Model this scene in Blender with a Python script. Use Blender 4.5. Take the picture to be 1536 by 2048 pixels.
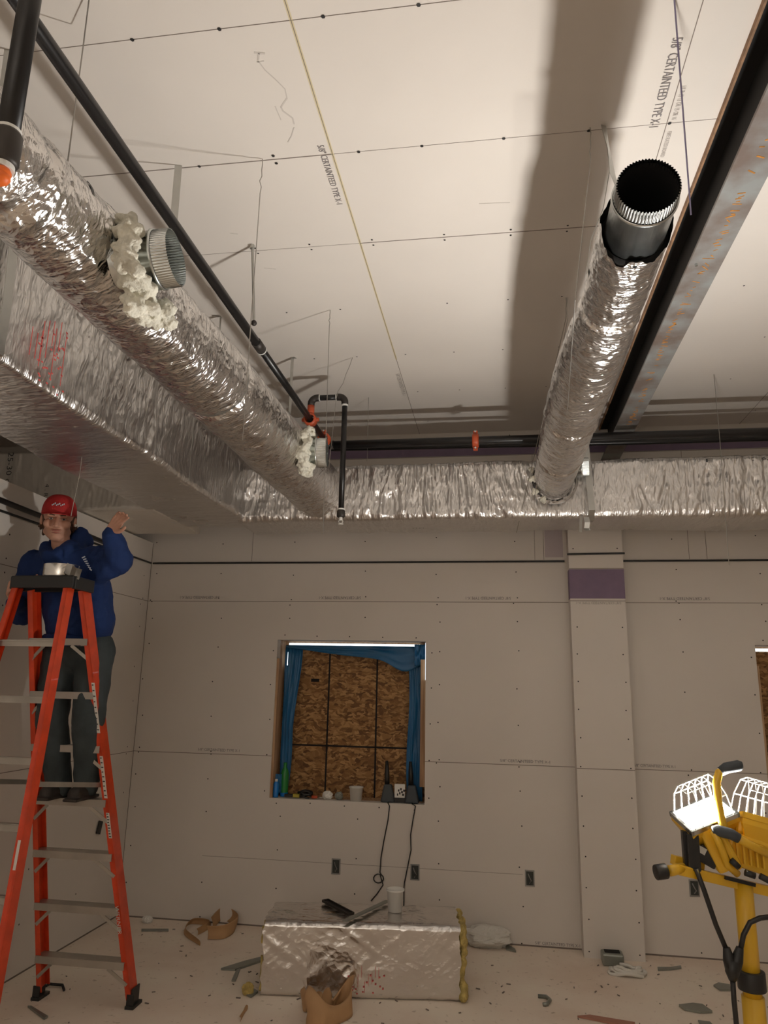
import bpy, bmesh, math, random
import numpy as np
from mathutils import Vector, Matrix
for o in list(bpy.data.objects): bpy.data.objects.remove(o, do_unlink=True)
S = bpy.context.scene
COL = S.collection
random.seed(7)
PI = math.pi
# ---------------------------------------------------------------- camera
FPX, PITCH, YAW, ROLL = 1460.35, 0.235193, -0.1567, 0.02120
EYE = np.array([0., 0., 1.77])
cp, sp, cy_, sy_ = math.cos(PITCH), math.sin(PITCH), math.cos(YAW), math.sin(YAW)
Fv = np.array([sy_*cp, cy_*cp, sp]); R0 = np.array([cy_, -sy_, 0.]); U0 = np.cross(R0, Fv)
cr, sr = math.cos(ROLL), math.sin(ROLL)
Rv = cr*R0 + sr*U0; Uv = -sr*R0 + cr*U0
cam_d = bpy.data.cameras.new('camera'); cam = bpy.data.objects.new('camera', cam_d); COL.objects.link(cam)
cam_d.sensor_fit = 'VERTICAL'; cam_d.sensor_height = 36; cam_d.lens = FPX*36/2048
cam_d.clip_start = 0.05
cam.matrix_world = Matrix(((Rv[0], Uv[0], -Fv[0], 0), (Rv[1], Uv[1], -Fv[1], 0), (Rv[2], Uv[2], -Fv[2], 1.77), (0, 0, 0, 1)))
S.camera = cam
# ---------------------------------------------------------------- light settings, exposure
LAMP_W = 1370.0         # emission of the lit work-light lens
LAMP2_W = 60.0
REAR_W = 62.0
LAMP_COL = (1.0, 0.965, 0.915, 1)
S.view_settings.view_transform = 'Standard'; S.view_settings.look = 'None'
S.view_settings.gamma = 1; S.view_settings.use_curve_mapping = False
S.view_settings.exposure = 0.0
w = bpy.data.worlds.new('world'); S.world = w; w.use_nodes = True
w.node_tree.nodes['Background'].inputs[0].default_value = (0.55, 0.7, 1, 1)
w.node_tree.nodes['Background'].inputs[1].default_value = 0.4
# added, unseen fill lamp behind the camera, facing up to lift walls and floor
_l = bpy.data.lights.new('rear_fill_light', 'AREA'); _l.shape = 'RECTANGLE'; _l.size = .22; _l.size_y = .14; _l.energy = REAR_W; _l.color = LAMP_COL[:3]
_lo = bpy.data.objects.new('rear_fill_light', _l); COL.objects.link(_lo); _lo.location = (-.9, -1.2, 1.45); _lo.rotation_euler = (PI+math.radians(38), 0, 0)
CZ = 3.87    # ceiling
D = 5.86     # back wall
XL = -2.95   # left wall

def at(px, py, ax, val):
    """point where the sight line of a photo pixel meets the plane axis=val (used to measure the place)"""
    v = (px-768)/FPX*Rv - (py-1024)/FPX*Uv + Fv
    t = (val-EYE[ax])/v[ax]
    return Vector(EYE + v*t)

# ---------------------------------------------------------------- materials
def new_mat(name):
    m = bpy.data.materials.new(name); m.use_nodes = True
    return m, m.node_tree, m.node_tree.nodes['Principled BSDF']
def mat(name, col, rough=.6, metal=0, noise=0, nscale=8, bump=0, bscale=40, coat=0):
    m, t, b = new_mat(name); N = t.nodes; L = t.links
    b.inputs['Base Color'].default_value = (*col, 1); b.inputs['Roughness'].default_value = rough
    b.inputs['Metallic'].default_value = metal; b.inputs['Coat Weight'].default_value = coat
    tc = N.new('ShaderNodeTexCoord')
    if noise:
        n = N.new('ShaderNodeTexNoise'); n.inputs['Scale'].default_value = nscale; n.inputs['Detail'].default_value = 6
        L.new(tc.outputs['Object'], n.inputs['Vector'])
        r = N.new('ShaderNodeValToRGB'); r.color_ramp.elements[0].position = .3; r.color_ramp.elements[1].position = .7
        r.color_ramp.elements[0].color = (*[c*(1-noise) for c in col], 1); r.color_ramp.elements[1].color = (*[min(1, c*(1+noise*.6)) for c in col], 1)
        L.new(n.outputs['Fac'], r.inputs['Fac']); L.new(r.outputs['Color'], b.inputs['Base Color'])
    if bump:
        n = N.new('ShaderNodeTexNoise'); n.inputs['Scale'].default_value = bscale; n.inputs['Detail'].default_value = 5
        L.new(tc.outputs['Object'], n.inputs['Vector'])
        bp = N.new('ShaderNodeBump'); bp.inputs['Strength'].default_value = bump; bp.inputs['Distance'].default_value = .01
        L.new(n.outputs['Fac'], bp.inputs['Height']); L.new(bp.outputs['Normal'], b.inputs['Normal'])
    return m
def foil(name, stretch=(1, 1, 1), rough=.24, bump=.55, tint=(.80, .78, .76)):
    m, t, b = new_mat(name); N = t.nodes; L = t.links
    b.inputs['Metallic'].default_value = 1.0
    tc = N.new('ShaderNodeTexCoord'); mp = N.new('ShaderNodeMapping'); mp.inputs['Scale'].default_value = stretch
    L.new(tc.outputs['Object'], mp.inputs['Vector'])
    nz = N.new('ShaderNodeTexNoise'); nz.inputs['Scale'].default_value = 6; nz.inputs['Detail'].default_value = 3
    L.new(mp.outputs['Vector'], nz.inputs['Vector'])
    mx = N.new('ShaderNodeMix'); mx.data_type = 'RGBA'; mx.inputs['Factor'].default_value = .12
    L.new(mp.outputs['Vector'], mx.inputs['A']); L.new(nz.outputs['Color'], mx.inputs['B'])
    def vor(scale):
        v = N.new('ShaderNodeTexVoronoi'); v.feature = 'F1'; v.inputs['Scale'].default_value = scale
        v.inputs['Randomness'].default_value = 1
        L.new(mx.outputs['Result'], v.inputs['Vector']); return v.outputs['Distance']
    v1, v2 = vor(17), vor(55)
    n2 = N.new('ShaderNodeTexNoise'); n2.inputs['Scale'].default_value = 130; n2.inputs['Detail'].default_value = 3
    L.new(mp.outputs['Vector'], n2.inputs['Vector'])
    def mul(a, k):
        q = N.new('ShaderNodeMath'); q.operation = 'MULTIPLY'; L.new(a, q.inputs[0]); q.inputs[1].default_value = k; return q.outputs[0]
    def add(a, c):
        q = N.new('ShaderNodeMath'); q.operation = 'ADD'; L.new(a, q.inputs[0]); L.new(c, q.inputs[1]); return q.outputs[0]
    h = add(add(mul(v1, 1.0), mul(v2, .5)), mul(n2.outputs['Fac'], .22))
    bp = N.new('ShaderNodeBump'); bp.inputs['Strength'].default_value = bump; bp.inputs['Distance'].default_value = .012
    L.new(h, bp.inputs['Height']); L.new(bp.outputs['Normal'], b.inputs['Normal'])
    n3 = N.new('ShaderNodeTexNoise'); n3.inputs['Scale'].default_value = 4; L.new(tc.outputs['Object'], n3.inputs['Vector'])
    mr = N.new('ShaderNodeMapRange'); mr.inputs[3].default_value = rough-.06; mr.inputs[4].default_value = rough+.12
    L.new(n3.outputs['Fac'], mr.inputs[0]); L.new(mr.outputs[0], b.inputs['Roughness'])
    r = N.new('ShaderNodeValToRGB'); r.color_ramp.elements[0].color = (*[c*.86 for c in tint], 1); r.color_ramp.elements[1].color = (*tint, 1)
    L.new(nz.outputs['Fac'], r.inputs['Fac']); L.new(r.outputs['Color'], b.inputs['Base Color'])
    return m
def osb_mat():
    m, t, b = new_mat('osb'); N = t.nodes; L = t.links
    tc = N.new('ShaderNodeTexCoord'); nz = N.new('ShaderNodeTexNoise'); nz.inputs['Scale'].default_value = 9; nz.inputs['Detail'].default_value = 4
    L.new(tc.outputs['Object'], nz.inputs['Vector'])
    mx = N.new('ShaderNodeMix'); mx.data_type = 'RGBA'; mx.inputs['Factor'].default_value = .10
    L.new(tc.outputs['Object'], mx.inputs['A']); L.new(nz.outputs['Color'], mx.inputs['B'])
    mp = N.new('ShaderNodeMapping'); mp.inputs['Scale'].default_value = (34, 34, 80); L.new(mx.outputs['Result'], mp.inputs['Vector'])
    v = N.new('ShaderNodeTexVoronoi'); v.inputs['Scale'].default_value = 1; L.new(mp.outputs['Vector'], v.inputs['Vector'])
    sx = N.new('ShaderNodeSeparateColor'); L.new(v.outputs['Color'], sx.inputs['Color'])
    r = N.new('ShaderNodeValToRGB'); e = r.color_ramp.elements
    e[0].color = (.12, .05, .015, 1); e[1].color = (.52, .30, .12, 1); a = e.new(.5); a.color = (.30, .15, .05, 1)
    L.new(sx.outputs[0], r.inputs['Fac']); L.new(r.outputs['Color'], b.inputs['Base Color'])
    b.inputs['Roughness'].default_value = .7
    return m
def emit(name, col, st):
    m, t, b = new_mat(name); b.inputs['Base Color'].default_value = (1, 1, 1, 1)
    b.inputs['Emission Color'].default_value = col; b.inputs['Emission Strength'].default_value = st; return m
def wood_mat():
    m, t, b = new_mat('lumber'); N = t.nodes; L = t.links
    tc = N.new('ShaderNodeTexCoord'); mp = N.new('ShaderNodeMapping'); mp.inputs['Scale'].default_value = (30, 30, 1.5); L.new(tc.outputs['Object'], mp.inputs['Vector'])
    n = N.new('ShaderNodeTexNoise'); n.inputs['Scale'].default_value = 1.6; n.inputs['Detail'].default_value = 5; L.new(mp.outputs['Vector'], n.inputs['Vector'])
    r = N.new('ShaderNodeValToRGB'); r.color_ramp.elements[0].position = .35; r.color_ramp.elements[1].position = .65
    r.color_ramp.elements[0].color = (.36, .20, .10, 1); r.color_ramp.elements[1].color = (.62, .42, .25, 1)
    L.new(n.outputs['Fac'], r.inputs['Fac']); L.new(r.outputs['Color'], b.inputs['Base Color']); b.inputs['Roughness'].default_value = .65; return m
def beam_mat():
    m, t, b = new_mat('primed_steel'); N = t.nodes; L = t.links
    tc = N.new('ShaderNodeTexCoord'); n = N.new('ShaderNodeTexNoise'); n.inputs['Scale'].default_value = 5; n.inputs['Detail'].default_value = 8
    L.new(tc.outputs['Object'], n.inputs['Vector'])
    r = N.new('ShaderNodeValToRGB'); e = r.color_ramp.elements; e[0].position = .36; e[1].position = .62
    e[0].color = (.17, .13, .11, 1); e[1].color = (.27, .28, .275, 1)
    L.new(n.outputs['Fac'], r.inputs['Fac']); L.new(r.outputs['Color'], b.inputs['Base Color']); b.inputs['Roughness'].default_value = .5; b.inputs['Metallic'].default_value = .25; return m
def floor_mat():
    m, t, b = new_mat('dusty_floor'); N = t.nodes; L = t.links
    tc = N.new('ShaderNodeTexCoord')
    def nz(s, d):
        n = N.new('ShaderNodeTexNoise'); n.inputs['Scale'].default_value = s; n.inputs['Detail'].default_value = d; L.new(tc.outputs['Object'], n.inputs['Vector']); return n
    r = N.new('ShaderNodeValToRGB'); e = r.color_ramp.elements; e[0].position = .3; e[1].position = .7
    e[0].color = (.80, .66, .54, 1); e[1].color = (.90, .81, .68, 1); a = e.new(.5); a.color = (.87, .75, .63, 1)
    L.new(nz(2.2, 8).outputs['Fac'], r.inputs['Fac'])
    r2 = N.new('ShaderNodeValToRGB'); r2.color_ramp.elements[0].position = .25; r2.color_ramp.elements[1].position = .36
    r2.color_ramp.elements[0].color = (.55, .5, .45, 1); r2.color_ramp.elements[1].color = (1, 1, 1, 1)
    L.new(nz(26, 3).outputs['Fac'], r2.inputs['Fac'])
    mx = N.new('ShaderNodeMix'); mx.data_type = 'RGBA'; mx.blend_type = 'MULTIPLY'; mx.inputs['Factor'].default_value = .8
    L.new(r.outputs['Color'], mx.inputs['A']); L.new(r2.outputs['Color'], mx.inputs['B']); L.new(mx.outputs['Result'], b.inputs['Base Color'])
    b.inputs['Roughness'].default_value = .75; return m

M = dict(
    board=mat('drywall_paper', (.745, .69, .63), .85, noise=.045, nscale=1.3),
    seam=mat('seam_dark', (.22, .18, .15), .9), seam_y=mat('seam_yellow', (.66, .57, .36), .8), screw=mat('screw_black', (.02, .018, .017), .6),
    screw_s=mat('screw_grey', (.10, .09, .08), .5, .5), ink=mat('board_ink', (.22, .20, .20), .9), ink_l=mat('board_ink_light', (.42, .38, .35), .9), purple=mat('purple_board', (.24, .175, .26), .85, noise=.1), mauve=mat('mauve_board', (.52, .45, .46), .85),
    floor=floor_mat(), foil_v=foil('foil_crinkled', (.5, 1.6, .55), .27, .5), foil_h=foil('foil_crinkled_cross', (1.6, .5, .55), .3, .5),
    foil_r=foil('foil_round_wrap', (.8, 1.5, .8), .18, .6), foil_f=foil('foil_section', (.5, .5, .5), .20, .4), foil_dull=foil('foil_dull', (.3, .3, .3), .5, .15, (.86, .82, .76)),
    galv=mat('galvanised', (.62, .65, .64), .27, 1, noise=.18, nscale=16), galv_d=mat('galvanised_strap', (.55, .55, .52), .38, 1, noise=.1), wool=mat('fibreglass_wool', (.74, .71, .60), .95, noise=.2, nscale=20, bump=1, bscale=60),
    wool_y=mat('yellow_wool', (.55, .42, .14), .95, noise=.35, nscale=30, bump=1, bscale=70),
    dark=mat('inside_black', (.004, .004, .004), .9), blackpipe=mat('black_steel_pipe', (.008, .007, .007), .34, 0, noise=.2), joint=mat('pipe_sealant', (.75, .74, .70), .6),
    fitting=mat('cast_iron_fitting', (.045, .038, .033), .5, .4), red=mat('coupling_red', (.55, .09, .03), .42), orangecap=mat('orange_cap', (.85, .16, .02), .5),
    beam=beam_mat(), beamdark=mat('black_steel', (.012, .011, .010), .8), rust=mat('rust_marks', (.50, .21, .035), .9, noise=.4, nscale=40), beamedge=mat('rusty_edge', (.34, .19, .10), .7, noise=.4, nscale=20), wire=mat('galvanised_wire', (.42, .40, .37), .4, 1), wire_p=mat('blue_wire', (.25, .22, .34), .5, .5),
    fibre=mat('orange_fibreglass_rail', (.72, .062, .014), .33, noise=.18, nscale=14, coat=.3), alu=mat('aluminium_step', (.48, .45, .40), .42, .75, noise=.15), rubber=mat('black_plastic', (.018, .018, .018), .45),
    sticker=mat('white_sticker', (.72, .68, .62), .5), stickerink=mat('sticker_ink', (.05, .05, .05), .6), skin=mat('skin', (.56, .30, .21), .5, noise=.06), lip=mat('lips', (.38, .13, .10), .5), hair=mat('brown_hair', (.09, .045, .025), .6, bump=.6, bscale=90),
    eye=mat('eye', (.30, .26, .23), .35), pupil=mat('pupil', (.02, .015, .012), .2), brow=mat('brow', (.10, .055, .035), .8),
    cap=mat('red_cap', (.42, .016, .016), .75, bump=.3, bscale=200), hood=mat('blue_hoodie', (.005, .027, .125), .85, noise=.12, bump=.5, bscale=14), print=mat('white_print', (.55, .57, .62), .7),
    jeans=mat('grey_jeans', (.045, .058, .062), .85, noise=.3, nscale=9, bump=.4, bscale=18), boot=mat('dark_boot', (.035, .028, .024), .6), shirt=mat('black_shirt', (.01, .01, .012), .8),
    tape=mat('foil_tape', (.85, .84, .8), .16, 1), card=mat('cardboard', (.5, .33, .18), .8), paper=mat('kraft_paper', (.50, .30, .145), .75, noise=.12, bump=.3, bscale=12), osb=osb_mat(), wood=wood_mat(), chalk=mat('black_marking', (.012, .010, .010), .9),
    blue=mat('blue_sheeting', (.015, .14, .33), .4, noise=.15, nscale=4), outlet=mat('box_rim', (.34, .34, .33), .4, .8), outlet_in=mat('box_inside', (.05, .055, .05), .7), white=mat('white_plastic', (.80, .78, .73), .4), bag=mat('white_bag', (.72, .70, .64), .35, bump=1, bscale=20),
    yel=mat('yellow_paint', (.80, .47, .025), .36, coat=.3), grip=mat('grey_grip', (.055, .065, .075), .6), cage=mat('white_wire', (.85, .83, .78), .35, .3), greenb=mat('green_bottle', (.02, .24, .05), .2), blueb=mat('blue_liquid_bottle', (.01, .20, .62), .2), redp=mat('red_print', (.6, .10, .09), .7),
    scuff=mat('scuff_grey', (.60, .55, .50), .9), copper=mat('dull_copper', (.42, .20, .14), .6), scrap=mat('grey_scrap', (.30, .32, .29), .4, .7), tool_y=mat('tool_yellow', (.5, .42, .05), .5), green=mat('green_edge', (.02, .12, .07), .6),
    lamp=emit('lit_lens', LAMP_COL, LAMP_W), lamp2=emit('second_lens', LAMP_COL, LAMP2_W), day=emit('daylight', (.80, .92, 1, 1), 1.7), dayblue=emit('daylight_through_blue', (.0, .25, 1, 1), .9), cord=mat('black_cord', (.014, .014, .014), .4),
)
# ---------------------------------------------------------------- mesh helpers
ORG = {}
def V(p): return Vector([float(c) for c in p])
class MB:
    def __init__(s): s.v = []; s.f = []; s.m = []; s.cur = 0
    def mi(s, i): s.cur = i; return s
    def addf(s, vs, fs):
        b = len(s.v); s.v += [tuple(map(float, p)) for p in vs]
        for f in fs: s.f.append(tuple(i+b for i in f)); s.m.append(s.cur)
        return s
    def box(s, lo, hi, rot=None, piv=None):
        x0, y0, z0 = lo; x1, y1, z1 = hi
        vs = [Vector(p) for p in ((x0,y0,z0),(x1,y0,z0),(x1,y1,z0),(x0,y1,z0),(x0,y0,z1),(x1,y0,z1),(x1,y1,z1),(x0,y1,z1))]
        if rot is not None: vs = [rot @ (p-piv) + piv for p in vs]
        return s.addf(vs, [(0,3,2,1),(4,5,6,7),(0,1,5,4),(1,2,6,5),(2,3,7,6),(3,0,4,7)])
    def beam(s, a, b, w, h, up=(0, 0, 1)):
        """rectangular bar from a to b, w across, h along up"""
        a, b = V(a), V(b); d = (b-a).normalized(); up = V(up); sd = d.cross(up).normalized(); u = sd.cross(d).normalized()
        vs = []
        for p in (a, b):
            for i, j in ((-1, -1), (1, -1), (1, 1), (-1, 1)): vs.append(p+sd*(i*w/2)+u*(j*h/2))
        return s.addf(vs, [(3,2,1,0),(4,5,6,7),(0,1,5,4),(1,2,6,5),(2,3,7,6),(3,0,4,7)])
    def tube(s, pts, r, n=12, caps=True, flat=None):
        pts = [V(p) for p in pts]; rs = r if isinstance(r, (list, tuple)) else [r]*len(pts)
        rings = []; pu = None
        for i, p in enumerate(pts):
            d = (pts[min(i+1, len(pts)-1)]-pts[max(i-1, 0)]).normalized()
            if pu is None:
                pu = Vector((0, 0, 1)) if abs(d.z) < .9 else Vector((1, 0, 0))
            sd = d.cross(pu).normalized(); pu = sd.cross(d).normalized()
            k = flat or 1
            rings.append([p + sd*(rs[i]*math.cos(2*PI*j/n)) + pu*(rs[i]*k*math.sin(2*PI*j/n)) for j in range(n)])
        vs = [q for g in rings for q in g]; fs = []
        for i in range(len(pts)-1):
            for j in range(n):
                k = (j+1) % n; fs.append((i*n+j, i*n+k, (i+1)*n+k, (i+1)*n+j))
        if caps: fs.append(tuple(range(n-1, -1, -1))); fs.append(tuple((len(pts)-1)*n+j for j in range(n)))
        return s.addf(vs, fs)
    def ribbon(s, pts, wv, t=.0015):
        """flat strap along pts, wv = width vector(s)"""
        pts = [V(p) for p in pts]
        wl = [V(q) for q in wv] if isinstance(wv, list) else [V(wv)]*len(pts)
        vs = []; fs = []
        for i, p in enumerate(pts):
            d = (pts[min(i+1, len(pts)-1)]-pts[max(i-1, 0)]).normalized(); n = d.cross(wl[i]).normalized()*t
            h = wl[i]*.5
            vs += [p-h-n, p+h-n, p+h+n, p-h+n]
        for i in range(len(pts)-1):
            for j in range(4): k = (j+1) % 4; fs.append((i*4+j, i*4+k, (i+1)*4+k, (i+1)*4+j))
        fs.append((3, 2, 1, 0)); b = (len(pts)-1)*4; fs.append((b, b+1, b+2, b+3))
        return s.addf(vs, fs)
    def lathe(s, prof, c, ax=(0, 0, 1), n=32, sx=None):
        """prof: list of (r, h) along axis ax from point c"""
        ax = V(ax).normalized(); u = (Vector((1, 0, 0)) if abs(ax.x) < .9 else Vector((0, 1, 0))); u = (u-ax*u.dot(ax)).normalized(); w_ = ax.cross(u); c = V(c)
        vs = [c+ax*h+(u*math.cos(2*PI*j/n)+w_*math.sin(2*PI*j/n))*r for r, h in prof for j in range(n)]
        fs = []
        for i in range(len(prof)-1):
            for j in range(n): k = (j+1) % n; fs.append((i*n+j, i*n+k, (i+1)*n+k, (i+1)*n+j))
        return s.addf(vs, fs)
    def ball(s, c, r, n=16, m=10, sc=(1, 1, 1)):
        c = V(c); vs = [c+Vector((0, 0, -r*sc[2]))]
        for i in range(1, m):
            a = -PI/2+PI*i/m
            for j in range(n): b = 2*PI*j/n; vs.append(c+Vector((r*sc[0]*math.cos(a)*math.cos(b), r*sc[1]*math.cos(a)*math.sin(b), r*sc[2]*math.sin(a))))
        vs.append(c+Vector((0, 0, r*sc[2]))); fs = []
        for j in range(n): fs.append((0, 1+(j+1) % n, 1+j))
        for i in range(m-2):
            for j in range(n): k = (j+1) % n; fs.append((1+i*n+j, 1+i*n+k, 1+(i+1)*n+k, 1+(i+1)*n+j))
        e = len(vs)-1
        for j in range(n): fs.append((1+(m-2)*n+j, 1+(m-2)*n+(j+1) % n, e))
        return s.addf(vs, fs)
    def limb(s, a, b, ra, rb, n=16):
        """closed tapered capsule"""
        a, b = V(a), V(b); d = (b-a); L = d.length; pts = []; rs = []
        for k in range(6): t = PI/2*(1-k/5); pts.append(a-d/L*ra*math.sin(t)); rs.append(max(ra*math.cos(t), 1e-3))
        for k in range(6): t = PI/2*k/5; pts.append(b+d/L*rb*math.sin(t)); rs.append(max(rb*math.cos(t), 1e-3))
        return s.tube(pts, rs, n)
    def grid(s, P, wrap=False, closeu=False):
        """P: (nu, nv, 3) array"""
        nu, nv = P.shape[:2]; vs = P.reshape(-1, 3); fs = []
        for i in range(nu-1):
            for j in range(nv if wrap else nv-1): k = (j+1) % nv; fs.append((i*nv+j, i*nv+k, (i+1)*nv+k, (i+1)*nv+j))
        if closeu: fs.append(tuple(range(nv-1, -1, -1))); fs.append(tuple((nu-1)*nv+j for j in range(nv)))
        return s.addf(vs, fs)
    def build(s, name, mats, parent=None, smooth=False, origin=None, rem=None, smoothit=0, bevel=0, solid=0):
        if not isinstance(mats, (list, tuple)): mats = [mats]
        if parent is not None: org = ORG[parent.name]
        elif origin is not None: org = V(origin)
        else:
            a = np.array(s.v); org = Vector(((a[:, 0].min()+a[:, 0].max())/2, (a[:, 1].min()+a[:, 1].max())/2, a[:, 2].min()))
        me = bpy.data.meshes.new(name); me.from_pydata([tuple(Vector(p)-org) for p in s.v], [], s.f)
        for m_ in mats: me.materials.append(m_)
        me.polygons.foreach_set('material_index', s.m)
        if smooth: me.polygons.foreach_set('use_smooth', [True]*len(me.polygons))
        me.update()
        o = bpy.data.objects.new(name, me); COL.objects.link(o)
        if parent is not None: o.parent = parent
        else: o.location = org
        ORG[o.name] = org
        if solid: md = o.modifiers.new('s', 'SOLIDIFY'); md.thickness = solid; md.offset = 0
        if rem: md = o.modifiers.new('r', 'REMESH'); md.mode = 'VOXEL'; md.voxel_size = rem; md.use_smooth_shade = True
        if smoothit: md = o.modifiers.new('m', 'SMOOTH'); md.factor = .5; md.iterations = smoothit
        if bevel: md = o.modifiers.new('b', 'BEVEL'); md.width = bevel; md.segments = 2; md.limit_method = 'ANGLE'
        return o
def tag(o, label=None, cat=None, group=None, kind=None):
    if label: o['label'] = label
    if cat: o['category'] = cat
    if group: o['group'] = group
    if kind: o['kind'] = kind
    return o
def thing(name, loc, label, cat, group=None):
    o = bpy.data.objects.new(name, None); COL.objects.link(o); o.location = V(loc); ORG[o.name] = V(loc); o.empty_display_size = .1
    return tag(o, label, cat, group)
# value noise (numpy)
def _h(i, j, k, s):
    n = (i*374761393 + j*668265263 + k*2147483647 + s*974634777) & 0x7fffffff
    n = ((n ^ (n >> 13))*1274126177) & 0x7fffffff
    n = ((n ^ (n >> 16))*668265263) & 0x7fffffff
    return (n & 0xffff)/32767.5-1
def vn(x, y, z=0., s=0):
    x, y, z = np.broadcast_arrays(np.asarray(x, float), np.asarray(y, float), np.asarray(z, float))
    xi, yi, zi = [np.floor(q).astype(np.int64) for q in (x, y, z)]; fx, fy, fz = x-xi, y-yi, z-zi
    fx, fy, fz = [q*q*(3-2*q) for q in (fx, fy, fz)]; r = 0
    for a in (0, 1):
        for b in (0, 1):
            for c in (0, 1):
                r = r + _h(xi+a, yi+b, zi+c, s)*(fx if a else 1-fx)*(fy if b else 1-fy)*(fz if c else 1-fz)
    return r
def ridge(x, y, z=0., s=0): return 1-2*np.abs(vn(x, y, z, s))
_tc = [0]
def text_mb(string, org, dirv, upv, height, width=None):
    """lettering as flat mesh at org, reading along dirv"""
    c = bpy.data.curves.new('t', 'FONT'); c.body = string; c.size = 1; c.resolution_u = 2
    o = bpy.data.objects.new('t', c); COL.objects.link(o)
    dg = bpy.context.evaluated_depsgraph_get(); me = bpy.data.meshes.new_from_object(o.evaluated_get(dg))
    vs = [v.co.copy() for v in me.vertices]; fs = [tuple(p.vertices) for p in me.polygons]
    bpy.data.objects.remove(o); bpy.data.curves.remove(c); bpy.data.meshes.remove(me)
    wd = max(v.x for v in vs); hs = height/.7; ws = (width/wd) if width else hs
    dirv, upv = V(dirv).normalized(), V(upv).normalized(); m = MB()
    m.addf([V(org)+dirv*(v.x*ws)+upv*(v.y*hs) for v in vs], fs); return m

# ================================================================ ROOM SHELL
XR, YB = 3.9, -2.6
WX0, WX1, WZ0, WZ1 = -1.785, -.568, .91, 2.13      # boarded window opening
W2X0, W2X1 = 1.885, 3.10
B = [M['board'], M['seam'], M['screw'], M['purple'], M['screw_s']]
fl = MB().box((-4.6, YB-.2, -.12), (XR+.2, D+.6, 0)).build('floor', M['floor']); tag(fl, kind='structure')
# back wall with two window openings, 25 cm deep
m = MB()
T = .016
def slab(x0, x1, z0, z1): m.box((x0, D, z0), (x1, D+.09, z1))
slab(-4.6, WX0, 0, CZ); slab(WX0, WX1, 0, WZ0); slab(WX0, WX1, WZ1, CZ); slab(WX1, W2X0, 0, CZ); slab(W2X0, W2X1, 0, WZ0); slab(W2X0, W2X1, WZ1, CZ); slab(W2X1, XR+.2, 0, CZ)
m.mi(1)
e = .0012
def hseam(z, x0, x1, h=.004): m.box((x0, D-e, z-h/2), (x1, D+.001, z+h/2))
for z in (1.222, 2.442):
    if z < 2: hseam(z, XL, WX0); hseam(z, WX1, XR)
    else: hseam(z, XL, XR)
hseam(.467, -2.3, .15, .002); hseam(3.66, XL, XR, .004); hseam(.004, XL, XR, .012)
for x, z0, z1 in ((-2.05, 2.78, 3.66), (.30, 2.78, 3.66), (.37, 2.78, 3.66), (1.47, 2.78, 3.66), (1.60, 2.78, 3.6), (-1.17, 1.222+.0, 1.222)):
    if z1 > z0: m.box((x-.0015, D-e, z0), (x+.0015, D+.001, z1))
m.mi(3); m.box((XL, D-.003, 3.665), (XR, D+.001, 3.775))
m.mi(5); m.box((.38, D-.002, 2.80), (.52, D+.001, 3.1))
m.mi(2)
def dot_wall(x, z, r=.0055):
    if WX0-.02 < x < WX1+.02 and WZ0-.02 < z < WZ1+.02: return
    if W2X0-.02 < x < W2X1+.02 and WZ0-.02 < z < WZ1+.02: return
    a = [(x+r*math.cos(k*PI/3), D-.0016, z+r*math.sin(k*PI/3)) for k in range(6)]
    m.addf(a, [(5, 4, 3, 2, 1, 0)])
rw = random.Random(3)
xs = [XL+.04+.61*k for k in range(0, 12)]
for i, x in enumerate(xs):
    for z in (.03, .26, .52, .80, 1.04, 1.20, 1.245, 1.50, 1.78, 2.07, 2.30, 2.42, 2.465, 2.68, 2.95, 3.2, 3.5, 3.82):
        if rw.random() < .9: dot_wall(x+rw.uniform(-.02, .02), z+rw.uniform(-.02, .02))
for k in range(5):
    for x in (WX0-.035, WX1+.04, W2X0-.035): dot_wall(x+rw.uniform(-.01, .01), WZ0+.05+k*.27)
    for z in (WZ0-.03, WZ1+.035): dot_wall(WX0+.06+k*.27, z+rw.uniform(-.01, .01)); dot_wall(W2X0+.06+k*.27, z)
wall = m.build('wall_back', B+[M['mauve']]); tag(wall, kind='structure')
for (x0, x1, z, flip) in ((-2.66, -2.31, 2.462, 1), (-1.45, -1.10, 2.462, 1), (-.25, .106, 2.462, 1), (1.233, 1.596, 2.462, 1), (-2.40, -2.05, 1.243, 0), (0, .369, 1.240, 0), (.97, 1.26, 1.240, 0), (.226, .537, .016, 0)):
    s_ = '5/8" CERTAINTEED TYPE X-1'
    if flip: t = text_mb(s_, (x1, D-.0018, z+.022), (-1, 0, 0), (0, 0, -1), .022, x1-x0)
    else: t = text_mb(s_, (x0, D-.0018, z), (1, 0, 0), (0, 0, 1), .020, x1-x0)
    t.build('board_print', M['ink'], wall)
# left wall: boarded up to where the ducts pass over it
m = MB(); m.box((XL-.1, YB, 0), (XL, D, 2.945)); m.mi(1)
for z in (1.222, 2.442): m.box((XL-.001, YB, z-.002), (XL+.0012, D, z+.002))
m.box((XL-.001, YB, 0), (XL+.0012, D, .01)); m.box((XL-.001, D-.004, 0), (XL+.003, D-.0005, 2.94)); m.mi(2)
for y in (5.75, 5.2, 4.6, 4.0, 3.4, 2.8, 2.2):
    for z in (.3, .6, .9, 1.19, 1.25, 1.6, 1.9, 2.2, 2.41, 2.47, 2.65):
        yy = y+rw.uniform(-.02, .02); zz = z+rw.uniform(-.02, .02); a = [(XL+.0016, yy+.006*math.cos(k*PI/3), zz+.006*math.sin(k*PI/3)) for k in range(6)]; m.addf(a, [(0, 1, 2, 3, 4, 5)])
wl = m.build('wall_left', B); tag(wl, kind='structure')
m = MB(); m.box((-4.7, YB, 0), (-4.6, D+.1, CZ)); tag(m.build('wall_left_outer', B), kind='structure')
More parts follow.
